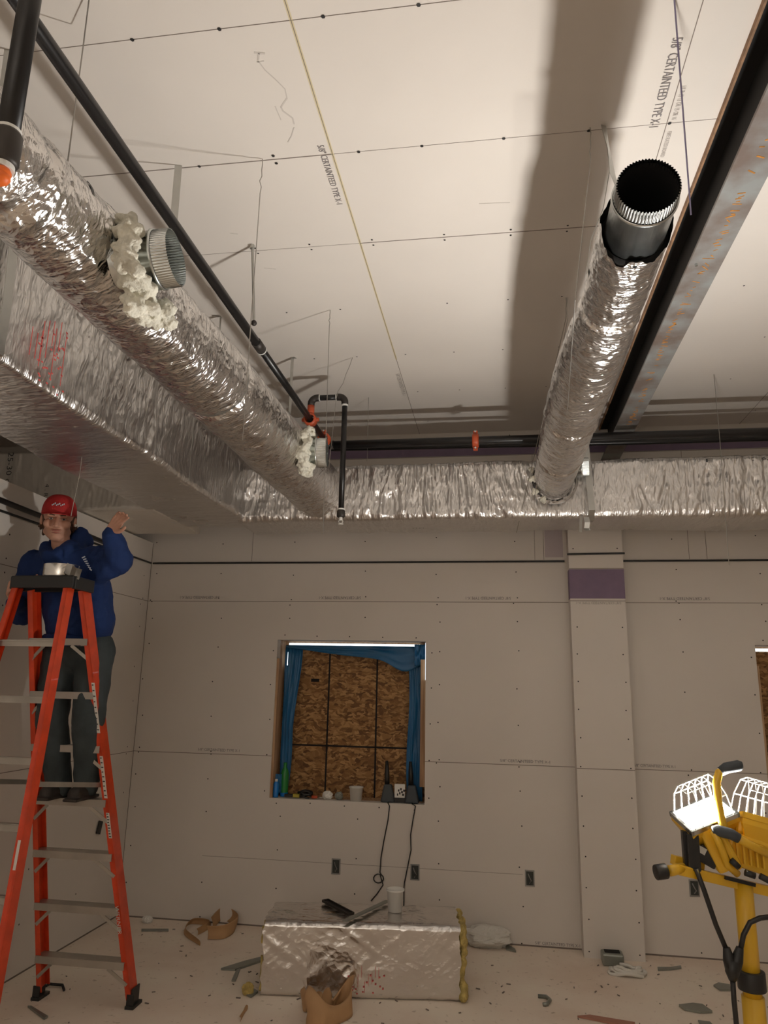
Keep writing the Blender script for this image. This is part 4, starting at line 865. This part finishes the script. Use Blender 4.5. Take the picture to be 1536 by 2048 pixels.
# lamp heads
def head(c, yaw, tilt, tiltx, lensmat, nb=7, sc=1.):
    """c centre of lens; local z = beam direction, local x = long side"""
    Rm = Matrix.Rotation(yaw, 3, 'Z') @ Matrix.Rotation(tilt, 3, 'Y') @ Matrix.Rotation(tiltx, 3, 'X')
    def T_(x, y_, z): return V(c)+Rm @ Vector((x*sc, y_*sc, z*sc))
    def bx(lo, hi):
        m = MB(); m.box(lo, hi); m.v = [tuple(T_(*p)) for p in m.v]; return m
    # housing: tapering shell
    vs = []; fs = []
    prof = [(.108, .075, 0), (.108, .075, -.03), (.085, .055, -.085), (.06, .035, -.10)]
    for (a_, b2_, z) in prof: vs += [T_(-a_, -b2_, z), T_(a_, -b2_, z), T_(a_, b2_, z), T_(-a_, b2_, z)]
    for i in range(3):
        for k in range(4): l = (k+1) % 4; fs.append((i*4+k, (i+1)*4+k, (i+1)*4+l, i*4+l))
    fs.append((12, 13, 14, 15)); MB().addf(vs, fs).build('housing', M['yel'], wl_, bevel=.004, solid=.003)
    m = bx((-.112, -.079, -.012), (-.098, .079, .010)); 
    for lo, hi in (((.098, -.079, -.012), (.112, .079, .010)), ((-.112, -.079, -.012), (.112, -.066, .010)), ((-.112, .066, -.012), (.112, .079, .010))): k = bx(lo, hi); m.addf(k.v, k.f)
    m.build('bezel', M['galv' if lensmat == 'lamp' else 'yel'], wl_, bevel=.002)  # silver bezel on the lit head only, its pale colour imitates lens glare
    bx((-.096, -.064, -.004), (.096, .064, .004)).build('lens', M[lensmat], wl_)
    m = MB()
    for i in range(nb):
        x = -.09+.18*i/(nb-1); m.tube([T_(x, -.072, .005), T_(x*.9, -.060, .095), T_(x*.8, -.03, .145), T_(x*.8, .03, .145), T_(x*.9, .060, .095), T_(x, .072, .005)], .0022, 6)
    for z, k, yy in ((.095, .9, .060), (.145, .8, .03)):
        for s_ in (-1, 1): m.tube([T_(-.09*k, s_*yy, z), T_(.09*k, s_*yy, z)], .0022, 6)
    m.build('wire_cage', M['cage'], wl_)
    return T_
T1 = head(W(1408, 1628, 3.0), math.radians(14), math.radians(-20), math.radians(22), 'lamp', 6, .88)
T2 = head(W(1525, 1648, 3.06), math.radians(8), math.radians(14), math.radians(-14), 'lamp2', 7)
# body of the second head and joint castings under it
for (p0_, p1_, w_, hh) in ((W(1405, 1652, 2.96), W(1450, 1742, 2.97), .05, .05), (W(1440, 1668, 2.93), W(1478, 1738, 2.95), .03, .035), (W(1450, 1690, 2.98), W(1545, 1722, 3.0), .05, .11), (W(1470, 1650, 3.0), W(1560, 1672, 3.02), .05, .05)):
    MB().beam(p0_, p1_, w_, hh, (0, 0, 1) if hh > .06 else (0, 1, 0)).build('casting', M['yel'], wl_, bevel=.012)
for i in range(6):
    q_ = W(1462+13*i, 1694+3.4*i, 2.945); MB().box((q_.x-.003, q_.y, q_.z-.045), (q_.x+.003, q_.y+.03, q_.z+.03)).build('cooling_fin', M['yel'], wl_)
# handles
MB().tube([W(1452, 1668, 2.93), W(1443, 1640, 2.92), W(1436, 1600, 2.92), W(1433, 1565, 2.92), W(1438, 1545, 2.92), W(1452, 1537, 2.92)], [.014]*6, 14).build('handle', M['yel'], wl_, True)
MB().tube([W(1441, 1543, 2.92), W(1452, 1536, 2.92), W(1478, 1531, 2.92), W(1484, 1531, 2.92)], [.016, .019, .019, .014], 14).build('handle_grip', M['grip'], wl_, True)
MB().tube([W(1425, 1661, 2.90), W(1435, 1661, 2.90), W(1462, 1668, 2.90), W(1478, 1677, 2.90)], [.014, .019, .019, .017], 14).build('handle_grip', M['grip'], wl_, True)
MB().tube([W(1474, 1675, 2.90), W(1500, 1690, 2.92), W(1545, 1712, 2.95)], .014, 12).build('handle', M['yel'], wl_, True)
MB().tube([W(1428, 1664, 2.90), W(1440, 1690, 2.91), W(1455, 1730, 2.94), W(1475, 1748, 2.96)], .013, 12).build('handle', M['yel'], wl_, True)
for (a, b_) in (((1462, 1720), (1478, 1735)), ((1490, 1745), (1510, 1752)), ((1520, 1752), (1545, 1765))): MB().tube([W(*a, 2.92), W(*b_, 2.92)], .011, 10).build('knob', M['rubber'], wl_, True)
# power cord with Y splitter
cd = thing('power_cord', (W(1470, 1960).x, 2.93, 0), 'black power cord with splitter hanging from the work light', 'power cord')
sp_ = lambda a, b, y=2.92: W(a, b, y)
MB().tube([sp_(1392, 1738), sp_(1408, 1780), sp_(1432, 1850), sp_(1453, 1900)], .0085, 10).build('lead', M['cord'], cd, True)
MB().tube([sp_(1560, 1832), sp_(1520, 1836), sp_(1500, 1845), sp_(1487, 1870), sp_(1480, 1905)], .0085, 10).build('lead', M['cord'], cd, True)
MB().tube([sp_(1465, 1955), sp_(1468, 2000), sp_(1474, 2060), sp_(1480, 2160), Vector((sp_(1484, 2200).x, 2.92, .01)), Vector((1.3, 3.1, .01))], .0085, 10).build('lead', M['cord'], cd, True)
m = MB(); m.tube([sp_(1453, 1895), sp_(1458, 1920), sp_(1464, 1945)], [.012, .020, .020], 12); m.tube([sp_(1480, 1895), sp_(1474, 1920), sp_(1467, 1945)], [.012, .020, .020], 12); m.tube([sp_(1465, 1920), sp_(1465, 1945), sp_(1465, 1962)], [.024, .024, .011], 12); m.build('splitter', M['cord'], cd, True)
# ================================================================ WINDOW SILL ITEMS
SZ = WZ0+.001; SY = 5.93
def sx_(px, y=SY): return at(px, 1595, 1, y).x
x = sx_(565, 5.97)+.01; bt = thing('green_bottle', (x, 5.97, SZ), 'small green plastic bottle standing at the left of the window sill', 'bottle')
MB().lathe([(.001, 0), (.030, 0), (.032, .01), (.032, .03)], (x, 5.97, SZ), n=24).build('clear_base', M['blueb'], bt, True)
MB().lathe([(.032, .03), (.033, .09), (.026, .125), (.013, .15), (.013, .165)], (x, 5.97, SZ+.07), n=24).build('bottle_body', M['greenb'], bt, True)
MB().lathe([(.032, .03), (.032, .10)], (x, 5.97, SZ), n=24).build('bottle_lower', M['greenb'], bt, True)
MB().lathe([(.014, .163), (.014, .185), (.001, .185)], (x, 5.97, SZ+.07), n=16).build('bottle_cap', M['greenb'], bt, True)
x = sx_(551, 5.90); bb = thing('blue_bottle', (x, 5.90, SZ), 'blue bottle lit by daylight in the window sill left corner', 'bottle')
MB().lathe([(.001, 0), (.020, 0), (.021, .01), (.021, .10), (.012, .118)], (x, 5.90, SZ), n=20).build('bottle_body', M['blueb'], bb, True); MB().lathe([(.011, .116), (.011, .135), (.001, .135)], (x, 5.90, SZ), n=14).build('bottle_cap', M['white'], bb, True)
x = sx_(712, 5.91); cup = thing('plastic_cup', (x, 5.91, SZ), 'white plastic cup on the window sill', 'cup')
MB().lathe([(.001, 0), (.043, 0), (.052, .095), (.056, .095), (.056, .102), (.050, .102), (.042, .006), (.001, .006)], (x, 5.91, SZ), n=32).build('cup_body', M['white'], cup, True)
x = sx_(587, 5.91)
kn = thing('utility_knife', (x, 5.90, SZ), 'yellow and black hand tool lying at the left on the sill', 'tool')
MB().beam((x-.07, 5.90, SZ+.018), (x+.0, 5.90, SZ+.020), .03, .02).build('handle_grip', M['cord'], kn, bevel=.004); MB().beam((x-.0, 5.90, SZ+.020), (x+.05, 5.90, SZ+.018), .03, .026).build('handle_body', M['tool_y'], kn, bevel=.004)
x = sx_(612, 5.92); k = MB()
for i in range(5): k.tube([(x-.04+.07*math.cos(q+i)*.8+.03, 5.93+.03*math.sin(q+i), SZ+.012+.008*i+.01*math.sin(q*2)) for q in np.linspace(0, 5.5, 18)], .007, 8)
tag(k.build('cable_coil', M['cord'], smooth=True), 'small dark coil of cable lying on the window sill', 'cable')
x = sx_(632, 5.90); s_ = thing('screwdriver', (x, 5.9, SZ), 'screwdriver with red handle beside the cable coil on sill', 'tool')
MB().tube([(x-.035, 5.9, SZ+.014), (x+.005, 5.905, SZ+.014), (x+.01, 5.905, SZ+.014)], [.012, .011, .006], 10).build('handle', M['red'], s_, True); MB().tube([(x+.005, 5.905, SZ+.014), (x+.055, 5.91, SZ+.010)], .0035, 8).build('shaft', M['galv'], s_, True)
def crumple(name, c, rx, ry, rz, mt, label, cat, seed, n=28, mm=18, amp=.35, base=None):
    P = np.zeros((mm, n, 3))
    for i in range(mm):
        a = -PI/2+PI*(i+.0)/(mm-1)
        for j_ in range(n):
            q = 2*PI*j_/n; dx, dy, dz = math.cos(a)*math.cos(q), math.cos(a)*math.sin(q), math.sin(a)
            r_ = 1+amp*float(ridge(dx*1.7, dy*1.7, dz*1.7, seed))*.6+amp*.4*float(ridge(dx*4, dy*4, dz*4, seed+1))
            P[i, j_] = (c[0]+rx*dx*r_, c[1]+ry*dy*r_, max(c[2]-rz*.98, c[2]+rz*dz*r_))
    return tag(MB().grid(P, wrap=True).build(name, M[mt], smooth=False), label, cat)
crumple('crumpled_foil', (sx_(655, 5.92), 5.92, SZ+.028), .035, .02, .028, 'white', 'crumpled white wrapper on the sill right of the screwdriver', 'scrap', 31)
crumple('crumpled_foil', (sx_(678, 5.92), 5.92, SZ+.028), .028, .02, .028, 'scrap', 'crumpled grey foil on the sill beside the white cup', 'scrap', 35)
def charger(px, label, seed):
    x = sx_(px, 5.92); t = thing('cordless_tool', (x, 5.92, SZ), label, 'tool', 'black tools with upright handles on the sill'); m = MB()
    m.addf([(x-.055, 5.88, SZ), (x+.055, 5.88, SZ), (x+.055, 5.97, SZ), (x-.055, 5.97, SZ), (x-.032, 5.90, SZ+.13), (x+.026, 5.90, SZ+.13), (x+.026, 5.95, SZ+.13), (x-.032, 5.95, SZ+.13)], [(0,3,2,1),(4,5,6,7),(0,1,5,4),(1,2,6,5),(2,3,7,6),(3,0,4,7)])
    m.build('tool_base', M['grip'], t, bevel=.012); MB().tube([(x-.01, 5.93, SZ+.12), (x-.013, 5.935, SZ+.2), (x-.018, 5.94, SZ+.30)], [.020, .019, .011], 12).build('upright_handle', M['cord'], t, True)
    return x
xa_ = charger(776, 'black upright tool on the sill, left of the printed packet', 1); xb_ = charger(824, 'black upright tool in the right corner of the sill', 2)
x = sx_(799, 5.91); pk = thing('printed_packet', (x, 5.91, SZ), 'small white and black printed packet between the two black tools', 'packet')
MB().box((x-.045, 5.905, SZ), (x+.045, 5.93, SZ+.035)).build('packet_stand', M['cord'], pk); MB().box((x-.040, 5.908, SZ+.035), (x+.042, 5.920, SZ+.135)).build('packet_body', M['white'], pk, bevel=.003)
m = MB()
for i in range(7): m.box((x-.02+.008*i, 5.9065, SZ+.05+.010*((i*3) % 5)), (x-.010+.009*i, 5.9078, SZ+.066+.010*((i*3) % 5)))
m.build('packet_print', M['stickerink'], pk)
# two cords hanging from the sill
def cordpts(l): return [at(a, b, 1, D-.012) for a, b in l]
lp_ = [at(757+10*math.cos(q), 1757+9*math.sin(q), 1, D-.02) for q in np.linspace(-1, 5, 12)]
tag(MB().tube([(xa_+.01, 5.90, SZ+.006), (xa_+.01, D-.012, SZ+.004)]+cordpts([(779, 1612), (776, 1640), (768, 1680), (762, 1715), (760, 1745)])+lp_+cordpts([(766, 1770), (754, 1788), (742, 1802)]), .0045, 8).build('hanging_cord', M['cord'], smooth=True), 'knotted black cord hanging from the sill, left one', 'cord')
tag(MB().tube([(xb_+.01, 5.90, SZ+.006), (xb_+.01, D-.012, SZ+.004)]+cordpts([(831, 1612), (826, 1640), (821, 1670), (822, 1700), (815, 1735), (809, 1765), (808, 1775)])+[(at(808, 1775, 1, D-.012).x, D-.012, .12)], .0045, 8).build('hanging_cord', M['cord'], smooth=True), 'straight black cord hanging from the sill, right one', 'cord')
# ================================================================ FLOOR DUCT SECTION
A0 = at(520, 1993, 2, 0.0); A1 = at(920, 2006, 2, 0.0); d_ = (A1-A0).normalized(); nrm_ = Vector((-d_.y, d_.x, 0)); Lx = (A1-A0).length; HZ, DP = .40, .42
fd = thing('duct_section', tuple((A0+A1)/2+nrm_*DP/2), 'loose foil-wrapped duct section lying on the floor', 'duct')
def loc(u, v_, z): return A0+d_*u+nrm_*v_+Vector((0, 0, z))
m = MB(); n_ = 160; prof = []
def seg(p, q, k): return [(p[0]+(q[0]-p[0])*i/k, p[1]+(q[1]-p[1])*i/k) for i in range(k)]
prof = seg((.015, 0), (DP-.015, 0), 14)+seg((DP, .015), (DP, HZ-.02), 20)+seg((DP-.02, HZ), (.02, HZ), 26)+seg((0, HZ-.02), (0, .015), 34)
Q = np.array(prof); tg = np.roll(Q, -1, 0)-np.roll(Q, 1, 0); tg /= np.linalg.norm(tg, axis=1)[:, None]; nm = np.stack([tg[:, 1], -tg[:, 0]], 1)
P = np.zeros((n_, len(Q), 3)); U = np.linspace(0, Lx, n_)[:, None]; q0_, q1_ = Q[None, :, 0], Q[None, :, 1]
dd = .005*vn(U*3, q0_*5, q1_*5, 7)+.0025*ridge(U*9+q1_*14, q0_*9, q1_*3, 8)+.0016*ridge(U*18-q1_*20, q0_*20, q1_*6, 9)
edge_ = .010*np.array([float(vn(i*.3, 0, 0, 3)) for i in range(len(Q))])
for i in range(n_):
    for j_ in range(len(Q)):
        u = float(U[i, 0]); u += edge_[j_] if i in (0, n_-1) else 0
        a_ = Q[j_, 0]+nm[j_, 0]*dd[i, j_]; z_ = max(.002, Q[j_, 1]+nm[j_, 1]*dd[i, j_]); P[i, j_] = loc(u, a_, z_)
MB().grid(P, wrap=True).build('foil_wrap', M['foil_f'], fd, True)
for u, s_ in ((.0, 3), (Lx, 5)):
    m = MB(); q = random.Random(s_)
    for k in range(60):
        if u == 0 and q.random() < .35: continue
        e_ = k/60*4; side = int(e_); f_ = e_-side; pos = [(f_*DP, .03), (DP-.03, f_*HZ), (DP*(1-f_), HZ-.03), (.03, HZ*(1-f_))][side]
        m.ball(loc(u+(-.004 if u == 0 else .018)*q.uniform(.2, 1.6), pos[0], max(.03, pos[1]-.012)), q.uniform(.010, .02) if u == 0 else q.uniform(.014, .034), 8, 6)
    m.build('insulation_edge', M['wool_y'], fd, True, rem=.012)
    MB().beam(loc(u+(.004 if u == 0 else -.004), DP/2, .03), loc(u+(.004 if u == 0 else -.004), DP/2, HZ-.03), DP-.06, .004, d_).build('end_opening', M['green'], fd)
m = MB()
for k in range(26):
    u = .50+random.random()*.25 if k > 6 else .57+.02*k; z = .03+random.random()*.10
    p_ = loc(u, -.0085, z); m.beam(p_, p_+Vector((0, 0, .006 if k > 6 else .06)), .010 if k > 6 else .002, .001, tuple(nrm_))
m.build('red_print', M['redp'], fd)
# cup on the section
cpos = at(793, 1815, 2, HZ+.004); cpos = Vector((cpos.x, min(cpos.y, loc(0, DP-.06, 0).y), HZ+.004))
c2_ = thing('plastic_cup', tuple(cpos), 'white plastic cup standing on the loose duct section', 'cup')
MB().lathe([(.001, 0), (.043, 0), (.050, .115), (.058, .118), (.058, .128), (.050, .128), (.041, .006), (.001, .006)], tuple(cpos), n=32).build('cup_body', M['white'], c2_, True)
# metal strips on top
zt_ = HZ+.012
for (a, b_, w_, mt, lb) in (((655, 1795), (702, 1828), .035, 'cord', 'dark folded metal bar leaning to the right on the floor duct'), ((690, 1842), (778, 1797), .035, 'scrap', 'flat grey metal strip pointing at the white cup')):
    p0_, p1_ = at(*a, 2, zt_+.01), at(*b_, 2, zt_); p0_.y = min(p0_.y, A0.y+DP-.0); p1_.y = min(p1_.y, A0.y+DP+.12)
    m = MB()
    if mt == 'cord':
        sd = (p1_-p0_).normalized().cross(Vector((0, 0, 1)))*.022
        for s_ in (-1, 1): m.beam(p0_+sd*s_, p1_+sd*s_, .006, .014)
        m.beam(p0_-sd, p0_+sd, .006, .014); m.beam(p1_-sd, p1_+sd, .006, .014)
        m.beam(p0_+Vector((0,0,-.004)), p1_+Vector((0,0,-.004)), .04, .002)
    else: m.beam(p0_, p1_, w_, .006)
    tag(m.build('metal_strip', M['scrap'] if mt != 'cord' else M['fitting']), lb, 'metal strip')
# kraft paper: curled ribbons
def curl(pts_px, width, label, lift, seed, zadd=.0):
    P_ = [at(a, b, 2, z) for (a, b, z) in pts_px]; n = 60; nv = 8; G = np.zeros((n, nv, 3)); g = random.Random(seed)
    for i in range(n):
        t = i/(n-1)*(len(P_)-1); k = min(int(t), len(P_)-2); f = t-k
        p0, p1, p2, p3 = P_[max(k-1, 0)], P_[k], P_[k+1], P_[min(k+2, len(P_)-1)]
        c_ = .5*((2*p1)+(-p0+p2)*f+(2*p0-5*p1+4*p2-p3)*f*f+(-p0+3*p1-3*p2+p3)*f*f*f)
        tw = lift*math.sin(i/n*PI*2.2+seed); wv = Vector((math.cos(seed+tw)*.35, math.sin(seed)*.15, abs(math.cos(tw))*.9+.1)).normalized()*width
        for j_ in range(nv): v_ = j_/(nv-1); q_ = c_+wv*(v_)+Vector((0, .02*math.sin(v_*PI), 0)); G[i, j_] = (q_.x, q_.y, max(.004, q_.z))
    return tag(MB().grid(G).build('kraft_paper', M['paper'], smooth=True, solid=.0015), label, 'paper')
g_ = random.Random(4)
def folded(cx, cy, outline, label, seed, hgt):
    """sheet of kraft paper crumpled into standing folds: closed curved band plus a draped lobe"""
    n, nv = 80, 12; G = np.zeros((n, nv, 3)); P_ = [at(a, b, 2, 0) for a, b in outline]
    for i in range(n):
        t = i/(n-1)*(len(P_)-1); k = min(int(t), len(P_)-2); f = t-k; p0, p1, p2, p3 = P_[max(k-1, 0)], P_[k], P_[k+1], P_[min(k+2, len(P_)-1)]
        c_ = .5*((2*p1)+(-p0+p2)*f+(2*p0-5*p1+4*p2-p3)*f*f+(-p0+3*p1-3*p2+p3)*f*f*f)
        h_ = hgt*(.65+.45*float(vn(i*.09, 0, 0, seed))); lean = .05*float(vn(i*.07, 3, 0, seed))
        for j_ in range(nv):
            v_ = j_/(nv-1); z_ = h_*math.sin(v_*PI*.62); G[i, j_] = (c_.x+lean*v_+.012*float(ridge(i*.12, v_*2, 0, seed+1)), c_.y-.02*v_+h_*.55*(1-math.cos(v_*PI*.62)), .004+z_)
    return tag(MB().grid(G).build('kraft_paper', M['paper'], smooth=True, solid=.0015), label, 'paper')
folded(0, 0, [(600, 2010), (608, 2026), (640, 2014), (634, 2030), (612, 2052), (652, 2060), (702, 2036), (692, 2012), (668, 2016), (655, 2034), (640, 2042)], 'curled brown paper in front of the floor duct section', 3, .15)
curl([(400, 1893, 0), (368, 1870, .0), (380, 1850, .0), (420, 1855, .0), (395, 1872, 0)], .05, 'looped brown paper on the floor left of the duct, left piece', .9, 5)
curl([(425, 1862, .0), (445, 1840, .02), (470, 1858, .01), (450, 1878, 0), (415, 1880, 0)], .09, 'folded brown paper between paper loop and floor duct', .6, 8)
curl([(480, 2046, 0), (488, 2030, 0), (494, 2022, 0)], .03, 'small torn brown paper piece at the bottom edge', .3, 2)
curl([(1515, 1935, 0), (1500, 1925, 0), (1540, 1912, 0), (1570, 1920, 0)], .07, 'pinkish brown paper lying behind the yellow stand', .4, 4)
# other debris
def flatshape(px_pts, h, mt, name, label, cat):
    P_ = [at(a, b, 2, .002) for a, b in px_pts]; n = len(P_); vs = [tuple(p) for p in P_]+[(p.x, p.y, .002+h) for p in P_]
    fs = [tuple(range(n)), tuple(range(2*n-1, n-1, -1))]+[(i, (i+1) % n, n+(i+1) % n, n+i) for i in range(n)]
    m = MB().addf(vs, fs); o = m.build(name, M[mt]); return tag(o, label, cat)
crumple('plastic_bag', (at(975, 1890, 2, 0).x, at(975, 1885, 2, 0).y-.08, .062), .15, .09, .065, 'bag', 'crumpled white plastic bag on the floor right of the duct section', 'bag', 51, 36, 22, .28)
flatshape([(1010, 1888), (1030, 1900), (1032, 1905), (1012, 1900)], .01, 'scrap', 'metal_scrap', 'grey strip poking out beside the white bag', 'scrap')
p_ = at(1225, 1928, 2, 0); bx_ = thing('grey_box', (p_.x, 5.62, 0), 'small grey metal box on the floor against the column', 'box')
MB().box((p_.x-.07, 5.57, .0), (p_.x+.07, 5.68, .075)).build('box_body', M['scrap'], bx_, bevel=.012); MB().box((p_.x-.05, 5.60, .0755), (p_.x+.05, 5.66, .078)).build('box_slot', M['dark'], bx_)
k = MB(); c_ = at(1255, 1950, 2, 0)
for i in range(4): k.tube([(c_.x+(.11-.012*i)*math.cos(q+i*.8)+.01*math.sin(5*q), c_.y+(.05-.006*i)*math.sin(q+i*.8), .014+.009*i+.008*math.sin(3*q+i)) for q in np.linspace(0, 5.9, 26)], .011, 8)
tag(k.build('crumpled_wrap', M['bag'], smooth=True), 'twisted clear plastic wrapping on the floor before the column', 'plastic')
crumple('white_plug', (at(303, 1840, 2, 0).x, at(303, 1842, 2, 0).y-.05, .022), .035, .025, .025, 'white', 'tiny white crumpled paper at the foot of the left wall', 'scrap', 61)
flatshape([(283, 1859), (337, 1859), (337, 1863), (283, 1863)], .006, 'scrap', 'metal_scrap', 'thin straight grey strip on floor below the white scrap', 'scrap')
flatshape([(1358, 2013), (1385, 2010), (1405, 2012), (1425, 2026), (1400, 2027), (1370, 2021)], .012, 'scrap', 'metal_scrap', 'leaf-shaped grey metal offcut on the floor near the stand', 'scrap')
flatshape([(1427, 1973), (1437, 1968), (1460, 1972), (1462, 1982), (1440, 1982)], .01, 'scrap', 'metal_scrap', 'rounded grey metal offcut behind the power cord', 'scrap')
flatshape([(1315, 1937), (1340, 1937), (1362, 1934), (1363, 1938), (1340, 1941), (1316, 1942)], .01, 'scrap', 'metal_scrap', 'short grey strip on the floor right of the column', 'scrap')
flatshape([(1155, 2035), (1180, 2033), (1270, 2048), (1260, 2056)], .01, 'copper', 'copper_strip', 'reddish metal strip on the floor at the bottom edge', 'scrap')
flatshape([(1396, 2043), (1420, 2046), (1430, 2056), (1400, 2052)], .008, 'scrap', 'metal_scrap', 'small grey offcut at bottom edge left of the mast', 'scrap')
flatshape([(442, 1940), (490, 1925), (522, 1917), (521, 1925), (470, 1942)], .012, 'scrap', 'metal_scrap', 'long grey offcut on the floor just left of the duct section', 'scrap')
flatshape([(463, 1963), (474, 1938), (481, 1938), (471, 1963)], .008, 'scrap', 'metal_scrap', 'narrow grey offcut crossing under the long one', 'scrap')
flatshape([(490, 1990), (505, 1980), (516, 1986), (502, 1996)], .012, 'scrap', 'metal_scrap', 'small bent metal piece at the near left duct corner', 'scrap')
flatshape([(55, 2015), (62, 2015), (96, 2036), (88, 2040)], .01, 'scrap', 'metal_scrap', 'grey strip on the floor between the ladder feet', 'scrap')
tag(MB().tube([at(1076, 1992, 2, .01), at(1092, 1993, 2, .012), at(1100, 2000, 2, .012), at(1094, 2008, 2, .012), at(1086, 2009, 2, .01)], .011, 8).build('curled_strip', M['scrap'], smooth=True), 'hook-shaped grey metal curl on the bare floor', 'scrap')
crumple('insulation_scrap', (at(506, 1985, 2, 0).x-.02, at(508, 1985, 2, 0).y-.04, .03), .03, .025, .03, 'wool_y', 'yellow insulation scrap at the near left duct corner', 'scrap', 71)
tag(MB().tube([at(85, 1975, 2, .015), at(100, 1968, 2, .015), at(125, 1970, 2, .012), at(128, 1980, 2, .01)], .008, 8).build('black_hose', M['cord'], smooth=True), 'short curved black hose behind the left ladder foot', 'hose')
p_ = at(198, 1655, 1, 5.80)
tag(MB().beam(at(202, 1642, 0, XL+.01), at(196, 1668, 0, XL+.01), .05, .01, (1, 0, 0)).build('black_clip', M['cord']), 'small black clip fixed on the left wall below the step', 'clip')
m = MB(); g = random.Random(12)
for i in range(130):
    x, y = g.uniform(-2.7, 2.2), g.uniform(4.0, 5.8); s_ = g.uniform(.004, .014); a = g.uniform(0, PI)
    m.beam((x, y, .003), (x+s_*2*math.cos(a), y+s_*2*math.sin(a), .003), s_*.6, .004)
tag(m.build('floor_crumbs', M['seam']), 'scattered dark crumbs of board and dust on the floor', 'debris', kind='stuff')
